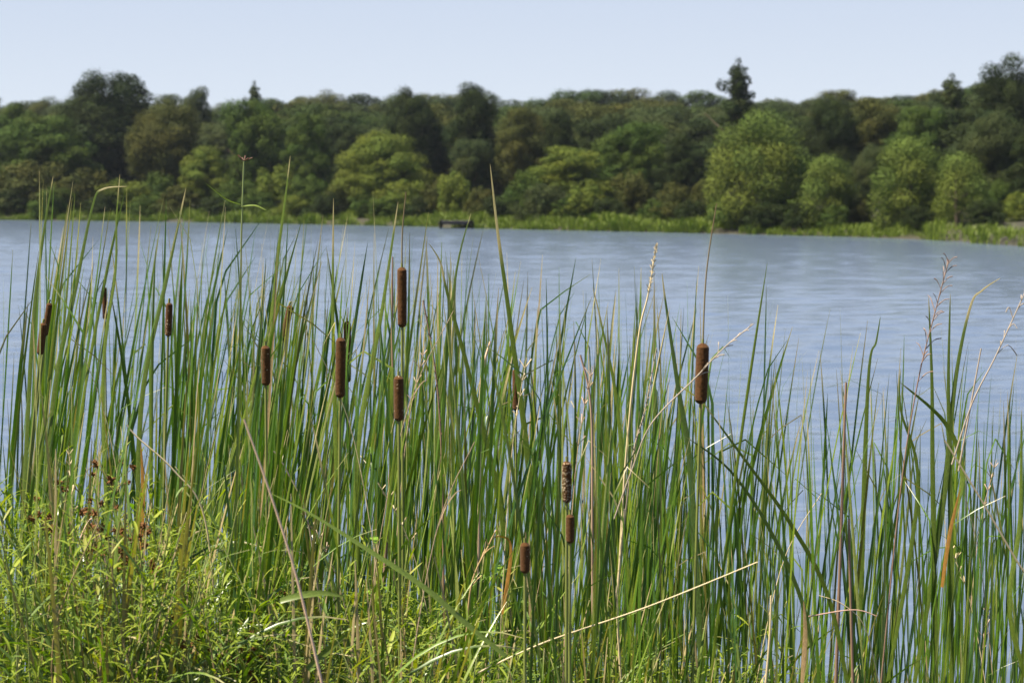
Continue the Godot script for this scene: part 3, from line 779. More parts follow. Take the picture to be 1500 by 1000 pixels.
	["woodland_tree", "oak3", "dark", 32.309, 146.4, 8.82, 3.82, "dark green woodland tree near the skyline, behind the wispy conifer", "tree", "woodland trees behind the shore"],
	["woodland_tree", "oak1", "wood", 35.227, 148.9, 9.81, 3.8, "green woodland tree near the skyline, behind the wide grey green tree", "tree", "woodland trees behind the shore"],
	["woodland_tree", "oak0", "grey", 35.649, 141.8, 9.76, 4.25, "greyish green woodland tree near the skyline, behind the wide grey green tree", "tree", "woodland trees behind the shore"],
	["woodland_tree", "oak1", "grey", 37.914, 142.7, 9.84, 4.19, "greyish green woodland tree near the skyline, behind the corner oak", "tree", "woodland trees behind the shore"],
	["woodland_tree", "oak1", "grey", 40.213, 142.3, 9.84, 3.31, "greyish green woodland tree near the skyline, behind the corner oak", "tree", "woodland trees behind the shore"],
	["woodland_tree", "maple2", "wood", -59.783, 222.0, 12.72, 4.25, "green woodland tree on the skyline, behind the wide mid green tree", "tree", "woodland trees behind the shore"],
	["woodland_tree", "maple0", "grey", -57.194, 227.9, 12.17, 3.61, "greyish green woodland tree on the skyline, behind the wide mid green tree", "tree", "woodland trees behind the shore"],
	["woodland_tree", "oak3", "grey", -52.5, 222.6, 12.48, 4.13, "greyish green woodland tree on the skyline, behind the wide mid green tree", "tree", "woodland trees behind the shore"],
	["woodland_tree", "oak1", "grey", -48.605, 218.4, 12.26, 3.17, "greyish green woodland tree on the skyline, behind the tallest dark oak", "tree", "woodland trees behind the shore"],
	["woodland_tree", "oak1", "grey", -45.444, 220.4, 12.55, 3.31, "greyish green woodland tree on the skyline, behind the tallest dark oak", "tree", "woodland trees behind the shore"],
	["woodland_tree", "oak2", "grey", -42.252, 219.1, 12.28, 3.71, "greyish green woodland tree on the skyline, behind the olive brown tree", "tree", "woodland trees behind the shore"],
	["woodland_tree", "oak0", "grey", -38.414, 221.4, 12.65, 4.27, "greyish green woodland tree on the skyline, behind the olive brown tree", "tree", "woodland trees behind the shore"],
	["woodland_tree", "oak2", "wood", -34.83, 217.3, 11.67, 3.8, "green woodland tree on the skyline, behind the hazy round treetop", "tree", "woodland trees behind the shore"],
	["woodland_tree", "maple2", "grey", -31.616, 218.0, 11.69, 3.21, "greyish green woodland tree on the skyline, behind the tiny conifer", "tree", "woodland trees behind the shore"],
	["woodland_tree", "oak0", "wood", -26.951, 214.1, 11.85, 3.55, "green woodland tree on the skyline, behind the tiny conifer", "tree", "woodland trees behind the shore"],
	["woodland_tree", "maple2", "wood", -22.407, 209.2, 11.84, 3.78, "green woodland tree on the skyline, behind the narrow mid green tree", "tree", "woodland trees behind the shore"],
	["woodland_tree", "oak3", "olive", -19.127, 204.1, 12.33, 3.26, "brownish green woodland tree on the skyline, behind the narrow mid green tree", "tree", "woodland trees behind the shore"],
	["woodland_tree", "oak0", "dark", -15.727, 206.8, 11.99, 4.04, "dark green woodland tree on the skyline, behind the light green rounded tree", "tree", "woodland trees behind the shore"],
	["woodland_tree", "maple1", "wood", -12.42, 207.3, 12.08, 3.29, "green woodland tree on the skyline, behind the broad dark oak", "tree", "woodland trees behind the shore"],
	["woodland_tree", "oak1", "olive", -9.305, 206.2, 12.07, 3.58, "brownish green woodland tree on the skyline, behind the broad dark oak", "tree", "woodland trees behind the shore"],
	["woodland_tree", "maple0", "olive", -5.2, 202.5, 11.9, 3.59, "brownish green woodland tree on the skyline, behind the narrower dark oak", "tree", "woodland trees behind the shore"],
	["woodland_tree", "maple1", "wood", -2.2, 194.5, 11.37, 3.65, "green woodland tree on the skyline, behind the narrower dark oak", "tree", "woodland trees behind the shore"],
	["woodland_tree", "maple2", "wood", 0.378, 192.2, 10.77, 3.78, "green woodland tree on the skyline, behind the brownish slope tree", "tree", "woodland trees behind the shore"],
	["woodland_tree", "oak1", "wood", 2.956, 194.3, 10.98, 4.13, "green woodland tree on the skyline, behind the brownish slope tree", "tree", "woodland trees behind the shore"],
	["woodland_tree", "oak1", "wood", 5.952, 192.3, 11.74, 4.54, "green woodland tree on the skyline, behind the light pointed tree", "tree", "woodland trees behind the shore"],
	["woodland_tree", "oak0", "dark", 8.568, 191.9, 11.66, 4.0, "dark green woodland tree on the skyline, behind the light pointed tree", "tree", "woodland trees behind the shore"],
	["woodland_tree", "maple2", "olive", 11.939, 193.7, 11.97, 4.57, "brownish green woodland tree on the skyline, behind the wide tree left of the pine", "tree", "woodland trees behind the shore"],
	["woodland_tree", "maple1", "dark", 15.117, 187.0, 11.43, 3.43, "dark green woodland tree on the skyline, behind the dark low tree", "tree", "woodland trees behind the shore"],
	["woodland_tree", "maple0", "wood", 18.623, 185.4, 11.28, 3.7, "green woodland tree on the skyline, behind the dark low tree", "tree", "woodland trees behind the shore"],
	["woodland_tree", "oak0", "grey", 21.38, 181.8, 10.41, 3.03, "greyish green woodland tree on the skyline, behind the pine", "tree", "woodland trees behind the shore"],
	["woodland_tree", "oak2", "olive", 24.26, 181.2, 10.53, 3.53, "brownish green woodland tree on the skyline, behind the large willow", "tree", "woodland trees behind the shore"],
	["woodland_tree", "maple2", "dark", 28.471, 187.0, 10.39, 3.05, "dark green woodland tree on the skyline, behind the dark tree right of the pine", "tree", "woodland trees behind the shore"],
	["woodland_tree", "oak0", "olive", 31.436, 185.7, 11.37, 3.47, "brownish green woodland tree on the skyline, behind the dark tree right of the pine", "tree", "woodland trees behind the shore"],
	["woodland_tree", "oak1", "olive", 33.475, 180.3, 10.52, 4.25, "brownish green woodland tree on the skyline, behind the brownish upright tree", "tree", "woodland trees behind the shore"],
	["woodland_tree", "oak1", "dark", 37.138, 181.8, 10.71, 4.5, "dark green woodland tree on the skyline, behind the dome-shaped willow", "tree", "woodland trees behind the shore"],
	["woodland_tree", "oak2", "olive", 38.234, 174.0, 11.02, 4.25, "brownish green woodland tree on the skyline, behind the wispy conifer", "tree", "woodland trees behind the shore"],
	["woodland_tree", "maple1", "grey", 39.52, 168.5, 10.72, 3.97, "greyish green woodland tree on the skyline, behind the wispy conifer", "tree", "woodland trees behind the shore"],
	["woodland_tree", "maple2", "wood", 42.927, 171.7, 11.84, 4.14, "green woodland tree on the skyline, behind the wide grey green tree", "tree", "woodland trees behind the shore"],
	["woodland_tree", "maple0", "wood", 46.423, 174.4, 11.87, 3.16, "green woodland tree on the skyline, behind the corner oak", "tree", "woodland trees behind the shore"],
	["woodland_tree", "oak3", "olive", 49.342, 173.2, 11.63, 4.4, "brownish green woodland tree on the skyline, behind the corner oak", "tree", "woodland trees behind the shore"]]
const FLOWERING := [
	[-0.279, 1.746, 4.9, 0.154, 0.0121, 0.0, 0.19, 0, 4, "cattail with the highest long brown spike, alone against the open water"],
	[-0.265, 1.555, 4.5, 0.108, 0.0119, 0.0, 0.0, 0.04, 4, "cattail with a short stout spike directly below the highest spike"],
	[-0.42, 1.588, 4.7, 0.149, 0.0124, 0.02, 0.0, 0, 4, "cattail with a long dark spike, front one of a touching pair"],
	[-0.538, 1.465, 6.3, 0.202, 0.0122, 0.0, 0.044, 0, 3, "cattail half hidden behind the front spike of the touching pair"],
	[-0.614, 1.608, 4.8, 0.101, 0.0118, 0.0, 0.0, 0.03, 4, "cattail with a short brown spike left of the touching pair"],
	[-0.653, 1.667, 5.5, 0.102, 0.0097, 0.22, 0.0, 0, 3, "cattail with a slim spike tilted to one side among green blades"],
	[-0.963, 1.685, 5.4, 0.095, 0.0095, 0.05, 0.0, 0.05, 3, "cattail with a slim spike standing alone in the dense reeds"],
	[-1.323, 1.633, 5.4, 0.092, 0.0105, 0.14, 0.0, 0, 3, "cattail with the lower spike of the tilted pair near the picture edge"],
	[-1.429, 1.648, 5.9, 0.103, 0.0094, 0.16, 0.0, 0, 3, "cattail with the upper spike of the tilted pair near the picture edge"],
	[0.461, 1.573, 4.7, 0.15, 0.0157, 0.03, 0.34, 0, 4, "cattail with the stoutest spike and a long bare tip, beside sparse reeds"],
	[0.12, 1.411, 4.2, 0.093, 0.0104, 0.0, 0.0, 0.6, 3, "cattail with a ragged spike shedding pale fluff"],
	[0.126, 1.331, 4.15, 0.064, 0.0095, 0.0, 0.0, 0.03, 3, "cattail with a small dark spike under the ragged one"],
	[0.028, 1.275, 4.1, 0.068, 0.0108, 0.0, 0.022, 0.03, 3, "cattail with the lowest, shortest spike in the foreground"],
	[0.013, 1.383, 6.2, 0.137, 0.012, 0.0, 0.0, 0.0, 3, "cattail with a dark spike mostly hidden by green blades"],
	[-1.688, 1.556, 8.0, 0.135, 0.0099, 0.0, 0.0, 0.0, 2, "cattail with a thin faint brown spike far back in the reeds"]]
const SINGLES := [
	[[[0.097, 0.601, -5.4], [0.048, 1.286, -5.4], [-0.004, 1.71, -5.4], [-0.04, 1.976, -5.4], [-0.061, 2.166, -5.4]], 0.0178, [0.11, 0.165, 0.03], 0.16, "tallest single green leaf, thread-like tip reaching in front of the far trees"],
	[[[-0.726, 0.807, -5.8], [-0.741, 1.433, -5.8], [-0.708, 1.845, -5.8], [-0.681, 2.049, -5.8], [-0.662, 2.195, -5.8]], 0.016, [0.17, 0.24, 0.04], 0.04, "tall leaf with a club-shaped tip in front of the domed tree"],
	[[[0.038, 0.629, -5.3], [-0.028, 1.187, -5.3], [-0.113, 1.566, -5.3], [-0.178, 1.811, -5.3], [-0.196, 1.895, -5.3], [-0.228, 1.949, -5.3]], 0.0175, [0.11, 0.165, 0.03], 0.08, "leaf with a pale curled tip right of the highest cattail spike"],
	[[[-0.015, 1.096, -4.1], [-0.088, 1.156, -4.1], [-0.19, 1.245, -4.1], [-0.322, 1.334, -4.1], [-0.438, 1.408, -4.1], [-0.517, 1.449, -4.1]], 0.0124, [0.17, 0.24, 0.04], 0.0, "bright green blade slanting across the lower middle towards the pink straw"],
	[[[0.826, 0.823, -4.6], [0.765, 1.108, -4.6], [0.672, 1.291, -4.6], [0.548, 1.464, -4.6], [0.457, 1.587, -4.6]], 0.0108, [0.11, 0.165, 0.03], 0.05, "dark green blade slanting down from the stoutest cattail spike"],
	[[[0.792, 0.74, -4.9], [0.754, 1.008, -4.9], [0.664, 1.22, -4.9], [0.558, 1.379, -4.9], [0.444, 1.467, -4.9]], 0.0108, [0.085, 0.14, 0.04], 0.03, "blue green blade crossing below the stoutest cattail spike"],
	[[[1.037, 0.829, -4.9], [1.1, 1.273, -4.9], [1.128, 1.606, -4.9], [1.163, 1.798, -4.9], [1.193, 1.841, -4.9], [1.238, 1.872, -4.9]], 0.0135, [0.11, 0.165, 0.03], 0.13, "leaf with a bent pale tip against the open water on the sparse side"],
	[[[1.134, 0.829, -4.9], [1.119, 1.361, -4.9], [1.111, 1.606, -4.9], [1.112, 1.832, -4.9]], 0.0121, [0.11, 0.165, 0.03], 0.02, "upright pointed blade beside the brown feathery grass head"],
	[[[1.093, 0.829, -4.9], [1.075, 1.361, -4.9], [1.069, 1.606, -4.9], [1.057, 1.824, -4.9]], 0.0121, [0.11, 0.165, 0.03], 0.04, "upright blade touching the brown feathery grass head"],
	[[[0.987, 0.803, -5.0], [1.059, 1.31, -5.0], [1.011, 1.525, -5.0], [1.009, 1.632, -5.0]], 0.011, [0.11, 0.165, 0.03], 0.02, "slim blade in the sparse reeds left of the feathery grass head"],
	[[[1.022, 0.852, -5.6], [1.036, 1.536, -5.6], [1.058, 1.655, -5.6], [1.069, 1.727, -5.6]], 0.0139, [0.11, 0.165, 0.03], 0.0, "lone dark blade pointing up from open water"],
	[[[1.108, 1.273, -4.8], [1.127, 1.394, -4.8], [1.082, 1.514, -4.8], [0.969, 1.616, -4.8]], 0.0119, [0.17, 0.24, 0.04], 0.06, "blade arching over to one side below the feathery grass head"],
	[[[0.503, 0.712, -5.0], [0.466, 1.346, -5.0], [0.429, 1.596, -5.0], [0.397, 1.809, -5.0], [0.388, 1.88, -5.0]], 0.0165, [0.085, 0.14, 0.04], 0.05, "long blue green blade left of the stoutest cattail spike"],
	[[[0.336, 0.675, -5.2], [0.306, 1.166, -5.2], [0.286, 1.502, -5.2], [0.239, 1.742, -5.2], [0.217, 1.834, -5.2]], 0.0129, [0.17, 0.24, 0.04], 0.08, "yellowish blade in the middle of the reeds with a pale tip"],
	[[[1.272, 0.84, -4.6], [1.201, 1.074, -4.6], [1.221, 1.307, -4.6], [1.219, 1.571, -4.6]], 0.0114, [0.17, 0.24, 0.04], 0.02, "pale blade standing at the picture edge over open water"],
	[[[-1.023, 0.492, -6.2], [-0.926, 1.165, -6.2], [-0.768, 1.564, -6.2], [-0.701, 1.739, -6.2]], 0.0153, [0.17, 0.24, 0.04], 0.05, "yellow green leaf rising beside the slim tilted spike"],
	[[[-1.382, 0.852, -5.6], [-1.341, 1.456, -5.6], [-1.265, 1.814, -5.6], [-1.211, 2.051, -5.6], [-1.181, 2.096, -5.6], [-1.112, 2.104, -5.6]], 0.0169, [0.11, 0.165, 0.03], 0.06, "leaf folded over at its tip in front of the shoreline shrubs"],
	[[[-1.438, 1.054, -5.6], [-1.396, 1.655, -5.6], [-1.361, 1.932, -5.6], [-1.324, 2.133, -5.6]], 0.0154, [0.11, 0.165, 0.03], 0.03, "pointed leaf rising highest at the picture edge of the reeds"],
	[[[-1.266, 0.762, -6.0], [-1.276, 1.496, -6.0], [-1.232, 1.836, -6.0], [-1.225, 2.005, -6.0], [-1.212, 2.142, -6.0]], 0.0132, [0.17, 0.24, 0.04], 0.05, "slim leaf with a knotted pale tip in the dense reeds"],
	[[[-1.121, 0.829, -5.7], [-1.102, 1.445, -5.7], [-1.015, 1.849, -5.7], [-0.958, 2.1, -5.7]], 0.0172, [0.11, 0.165, 0.03], 0.05, "leaf with a hooked pale tip in the dense reeds"],
	[[[-0.52, 0.596, -5.8], [-0.532, 1.226, -5.8], [-0.539, 1.681, -5.8], [-0.534, 2.069, -5.8]], 0.0144, [0.17, 0.24, 0.04], 0.12, "straight yellowish leaf with a brown tip rising over the far shore"],
	[[[-0.422, 0.648, -5.6], [-0.458, 1.256, -5.6], [-0.376, 1.755, -5.6], [-0.329, 2.06, -5.6]], 0.0169, [0.17, 0.24, 0.04], 0.06, "leaf with a brown point just left of the highest cattail spike"],
	[[[-0.108, 0.544, -6.0], [-0.235, 1.195, -6.0], [-0.18, 1.794, -6.0], [-0.127, 2.022, -6.0]], 0.0149, [0.11, 0.165, 0.03], 0.02, "straight blade leaning towards the grey landing stage"],
	[[[-0.492, 1.226, -4.05], [-0.449, 1.238, -4.05], [-0.398, 1.243, -4.05], [-0.355, 1.235, -4.05]], 0.0134, [0.17, 0.24, 0.04], 0.0, "short bright blade lying level in front of the weeds"],
	[[[-0.452, 1.041, -4.2], [-0.406, 1.084, -4.2], [-0.361, 1.124, -4.2]], 0.015, [0.17, 0.24, 0.04], 0.0, "short bright blade slanting up at the bottom of the weeds"],
	[[[1.036, 1.141, -4.6], [1.053, 1.274, -4.6], [1.077, 1.382, -4.6]], 0.0089, [0.4, 0.2, 0.05], 0.0, "orange brown withered blade low in the sparse reeds"],
	[[[-0.953, 1.167, -4.9], [-0.945, 1.308, -4.9], [-0.947, 1.449, -4.9]], 0.0121, [0.4, 0.2, 0.05], 0.0, "orange withered blade low in the dense reeds"],
	[[[-0.024, 1.097, -4.5], [-0.003, 1.26, -4.5], [-0.045, 1.284, -4.5]], 0.0087, [0.4, 0.2, 0.05], 0.0, "small orange withered leaf hanging near the lowest spike"],
	[[[0.671, 0.959, -4.4], [0.677, 1.071, -4.4], [0.673, 1.151, -4.4]], 0.0109, [0.42, 0.29, 0.17], 0.0, "tan broken leaf standing low in the reeds"]]
const STALKS := [
	[[[-0.344, 1.127, -3.55], [-0.375, 1.27, -3.55], [-0.406, 1.399, -3.55], [-0.449, 1.539, -3.55], [-0.495, 1.674, -3.55]], 0.00275, 0.00165, [0.6, 0.42, 0.29], 0, "thick pinkish dead stalk slanting across the weeds"],
	[[[-0.077, 1.008, -4.3], [0.077, 1.079, -4.3], [0.308, 1.16, -4.3], [0.553, 1.261, -4.3]], 0.00205, 0.00143, [0.5, 0.41, 0.24], 0, "pale straw lying slantwise across the lower middle reeds"],
	[[[1.195, 1.199, -4.4], [1.161, 1.247, -4.4], [1.081, 1.381, -4.4], [0.992, 1.523, -4.4]], 0.00272, 0.00217, [0.5, 0.41, 0.24], 0, "pale straight straw slanting over the water on the sparse side"],
	[[[0.235, 1.342, -4.4], [0.274, 1.452, -4.4], [0.32, 1.563, -4.4], [0.421, 1.669, -4.4], [0.483, 1.735, -4.4], [0.551, 1.791, -4.4]], 0.00186, 0.0013, [0.3, 0.25, 0.19], [3, 5, 10, 0.035, 0.3], "thin dry twig crossing in front of the stoutest cattail spike"],
	[[[0.911, 0.864, -4.7], [0.953, 1.358, -4.7], [0.991, 1.627, -4.7], [1.033, 1.81, -4.7], [1.062, 1.926, -4.7]], 0.00232, 0.00116, [0.2, 0.13, 0.09], [2, 4, 26, 0.075, 0.5], "brown feathery dry grass head on the sparse side"],
	[[[1.055, 1.439, -4.6], [1.101, 1.587, -4.6], [1.156, 1.702, -4.6], [1.226, 1.862, -4.6]], 0.00243, 0.00146, [0.3, 0.25, 0.19], [2, 3, 8, 0.06, 1.3], "grey dry stalk leaning out to the picture edge"],
	[[[1.083, 1.416, -4.65], [1.113, 1.598, -4.65], [1.132, 1.714, -4.65]], 0.00287, 0.00172, [0.3, 0.25, 0.19], 0, "short grey dry stalk beside the leaning one"],
	[[[0.28, 0.751, -5.2], [0.305, 1.316, -5.2], [0.34, 1.687, -5.2], [0.367, 1.816, -5.2], [0.388, 1.948, -5.2]], 0.00367, 0.00183, [0.5, 0.41, 0.24], [3, 4, 46, 0.018, 0.0], "dense pale grass seed head in the middle of the reeds"],
	[[[0.279, 0.941, -5.2], [0.324, 1.353, -5.2], [0.36, 1.502, -5.2], [0.39, 1.669, -5.2]], 0.00321, 0.0016, [0.3, 0.25, 0.19], [1, 3, 50, 0.014, 0.0], "greyish narrow seed head just below the dense pale one"],
	[[[-0.186, 0.941, -5.2], [-0.189, 1.316, -5.2], [-0.203, 1.576, -5.2], [-0.239, 1.798, -5.2]], 0.00321, 0.00193, [0.2, 0.13, 0.09], [1, 3, 40, 0.012, 0.0], "dark knotted dry stalk right of the short stout spike"],
	[[[-0.828, 0.622, -5.7], [-0.811, 1.241, -5.7], [-0.8, 1.849, -5.7], [-0.787, 2.179, -5.7]], 0.00301, 0.00211, [0.16, 0.2, 0.07], [3, 3, 0, 0, 0], "tall sedge stem with a reddish star-shaped head above the reeds"],
	[[[0.801, 0.881, -4.7], [0.808, 1.222, -4.7], [0.813, 1.492, -4.7], [0.816, 1.627, -4.7]], 0.00497, 0.00298, [0.2, 0.13, 0.09], 0, "thick purplish brown dead stem low on the sparse side"],
	[[[0.825, 0.907, -4.6], [0.815, 1.158, -4.6], [0.81, 1.307, -4.6]], 0.00406, 0.00284, [0.2, 0.13, 0.09], 0, "short purplish brown stem beside the thick dead one"],
	[[[0.228, 0.726, -5.3], [0.223, 1.11, -5.3], [0.218, 1.491, -5.3], [0.188, 1.642, -5.3]], 0.00467, 0.0028, [0.32, 0.22, 0.16], 0, "reddish dry stem in the middle of the reeds"],
	[[[-0.097, 0.896, -5.4], [-0.092, 1.286, -5.4], [-0.086, 1.556, -5.4], [-0.061, 1.671, -5.4]], 0.00571, 0.00286, [0.6, 0.42, 0.29], 0, "pinkish curved dry leaf stem right of the two stacked spikes"],
	[[[-0.408, 0.762, -6.0], [-0.373, 1.367, -6.0], [-0.373, 1.666, -6.0], [-0.37, 1.887, -6.0]], 0.00635, 0.00254, [0.2, 0.13, 0.09], 0, "dark brown withered blade close beside the highest cattail spike"],
	[[[0.574, 0.985, -4.3], [0.582, 1.094, -4.3], [0.584, 1.185, -4.3]], 0.00303, 0.00243, [0.5, 0.41, 0.24], 0, "pale upright straw at the end of the slanting straw"],
	[[[0.27, 0.881, -4.7], [0.26, 1.086, -4.7], [0.276, 1.315, -4.7]], 0.00331, 0.00265, [0.5, 0.41, 0.24], 0, "pale upright straw behind the slanting straw"],
	[[[-0.916, 0.959, -4.4], [-0.935, 1.231, -4.4], [-0.964, 1.342, -4.4], [-1.001, 1.278, -4.4]], 0.00233, 0.0014, [0.6, 0.42, 0.29], 0, "thin reddish bent stem in the weeds"],
	[[[-0.709, 0.974, -4.6], [-0.738, 1.307, -4.6], [-0.81, 1.423, -4.6], [-0.898, 1.505, -4.6], [-0.922, 1.535, -4.6]], 0.00243, 0.0017, [0.5, 0.41, 0.24], 0, "thin straw bent over in the dense reeds"],
	[[[-0.491, 1.008, -4.9], [-0.524, 1.256, -4.9], [-0.575, 1.379, -4.9], [-0.609, 1.431, -4.9]], 0.00259, 0.00156, [0.3, 0.25, 0.19], 0, "thin grey bent stem beside the pinkish stalk"],
	[[[0.7, 1.092, -4.5], [0.805, 1.108, -4.5], [0.861, 1.093, -4.5]], 0.00159, 0.00111, [0.42, 0.27, 0.2], 0, "thin reddish straw lying level on the sparse side"],
	[[[0.891, 0.89, -4.6], [0.853, 1.041, -4.6], [0.798, 1.099, -4.6], [0.74, 1.121, -4.6]], 0.00162, 0.00097, [0.5, 0.41, 0.24], 0, "thin straw arching over low on the sparse side"],
	[[[-0.115, 0.941, -4.6], [-0.099, 1.141, -4.6], [-0.057, 1.241, -4.6], [-0.041, 1.274, -4.6]], 0.00243, 0.0017, [0.36, 0.25, 0.12], [1, 3, 8, 0.05, 0.2], "branching pale stem low in the middle weeds"]]
const SEDGE_TOP := [-0.787, 2.179, -5.7]
const SEDGE_BRACTS := [[[-0.798, 2.05, -5.7], [-0.842, 2.066, -5.7], [-0.901, 2.114, -5.7]], [[-0.798, 2.046, -5.7], [-0.758, 2.05, -5.7], [-0.722, 2.034, -5.7]]]

# ================================================================ scene
func _ready() -> void:
	var cam := Camera3D.new()
	cam.name = "camera"
	cam.fov = 20.0
	cam.near = 0.1
	cam.far = 2000.0
	add_child(cam)
	cam.position = Vector3(0, 2.1, 0)
	cam.rotation_degrees = Vector3(-4.54, 0, 0)
	var at := CameraAttributesPhysical.new()
	at.frustum_focal_length = 44.0
	at.exposure_aperture = 4.8
	at.frustum_focus_distance = 5.5
	cam.attributes = at
	cam.fov = 20.0

	var sky := ProceduralSkyMaterial.new()
	sky.sky_top_color = Color(0.42, 0.57, 0.82)
	sky.sky_horizon_color = Color(0.90, 0.935, 0.968)
	sky.sky_curve = 0.19
	sky.energy_multiplier = 0.345
	sky.ground_bottom_color = Color(0.2, 0.22, 0.16)
	sky.ground_horizon_color = Color(0.6, 0.65, 0.68)
	sky.sun_angle_max = 6.0
	var env := Environment.new()
	env.background_mode = Environment.BG_SKY
	env.sky = Sky.new()
	env.sky.sky_material = sky
	env.tonemap_mode = Environment.TONE_MAPPER_LINEAR
	env.tonemap_exposure = 2.95
	env.fog_enabled = true
	env.fog_density = 0.00012
	env.fog_light_color = Color(0.86, 0.91, 0.97)
	env.sdfgi_enabled = true
	env.ssao_enabled = true
	env.ssil_enabled = true
	var we := WorldEnvironment.new()
	we.name = "world_environment"
	we.environment = env
	add_child(we)

	var sun := DirectionalLight3D.new()
	sun.name = "sun"
	sun.light_energy = 1.6
	sun.light_color = Color(1.0, 0.95, 0.87)
	sun.light_angular_distance = 0.5
	sun.shadow_enabled = true
	sun.basis = Basis.looking_at(-Vector3(-0.58, 0.95, 0.10).normalized())
	add_child(sun)

	make_materials()
	make_ground()
	make_water()
	make_protos()
	make_shore()
	make_reeds()
	make_bank()
	make_details()

func make_ground() -> void:
	var zs: Array = []
	var z := 14.0
	while z > -420.0:
		zs.append(z)
		z -= 0.5 if z > -14.0 else (3.0 if z > -60.0 else (1.2 if z > -150.0 else 6.0))
	var xs: Array = []
	var x := -330.0
	while x <= 330.0:
		xs.append(x)
		x += 12.0 if absf(x) > 60.0 else (2.0 if absf(x) > 12.0 else 0.75)
	var v := PackedVector3Array()
	var nn := PackedVector3Array()
	var idx := PackedInt32Array()
	var w := xs.size()
	for j in zs.size():
		for i in w:
			var h := land(xs[i], zs[j])
			v.append(Vector3(xs[i], h, zs[j]))
			nn.append(Vector3(land(xs[i] - 0.3, zs[j]) - land(xs[i] + 0.3, zs[j]), 0.6, land(xs[i], zs[j] - 0.3) - land(xs[i], zs[j] + 0.3)).normalized())
			if i and j:
				var o := j * w + i
				idx.append_array(PackedInt32Array([o - w - 1, o - 1, o - w, o - w, o - 1, o]))
	setting("ground", commit(v, nn, PackedColorArray(), PackedVector2Array(), idx), M["soil"])

func make_water() -> void:
	rng.seed = 55
	var waves: Array = []
	for i in 30:
		var l := 0.16 * pow(9.0, i / 29.0)          # wavelengths 0.16 to 1.4 m
		var a := deg_to_rad(72.0) + rng.randfn() * 0.42  # travelling mostly towards the viewer
		waves.append([l, cos(a) * TAU / l, sin(a) * TAU / l, 0.034 * pow(l, 0.15) * l / TAU, rr(0, TAU)])
	var zs: Array = [12.0, 4.0]
	var z := -2.0
	while z > -132.0:
		zs.append(z)
		z -= 0.05 + 0.0021 * -z
	zs.append(-140.0); zs.append(-180.0)
	var us: Array = []
	us.append_array([-40.0, -6.0, -1.6])
	for i in 231:
		us.append(-1.15 + 2.3 * i / 230.0)
	us.append_array([1.6, 6.0, 40.0])
	var v := PackedVector3Array()
	var nn := PackedVector3Array()
	var idx := PackedInt32Array()
	var w := us.size()
	for j in zs.size():
		z = zs[j]
		var wide := 1.0 + 0.29 * absf(z)
		var step := maxf(0.05 + 0.0021 * absf(z), wide * 0.01)
		for i in w:
			var x: float = us[i] * wide
			var h := 0.0
			var sx := 0.0
			var sz := 0.0
			if absf(us[i]) < 1.16 and z < 0.0 and z > -133.0:
				var calm := (0.8 + 0.2 * sin(x * 0.11 + z * 0.05)) * lerpf(1.7, 0.55, smoothstep(-12.0, -45.0, z))  # the far side lies in the lee
				for q in waves:
					if q[0] < step * 1.6:
						continue
					var ph: float = q[1] * x + q[2] * z + q[4]
					h += q[3] * sin(ph) * calm
					var k: float = q[3] * cos(ph) * calm
					sx += k * q[1]
					sz += k * q[2]
			v.append(Vector3(x, h, z))
			nn.append(Vector3(-sx, 1, -sz).normalized())
			if i and j:
				var o := j * w + i
				idx.append_array(PackedInt32Array([o - w - 1, o - 1, o - w, o - w, o - 1, o]))
	setting("pond_water", commit(v, nn, PackedColorArray(), PackedVector2Array(), idx), M["water"])

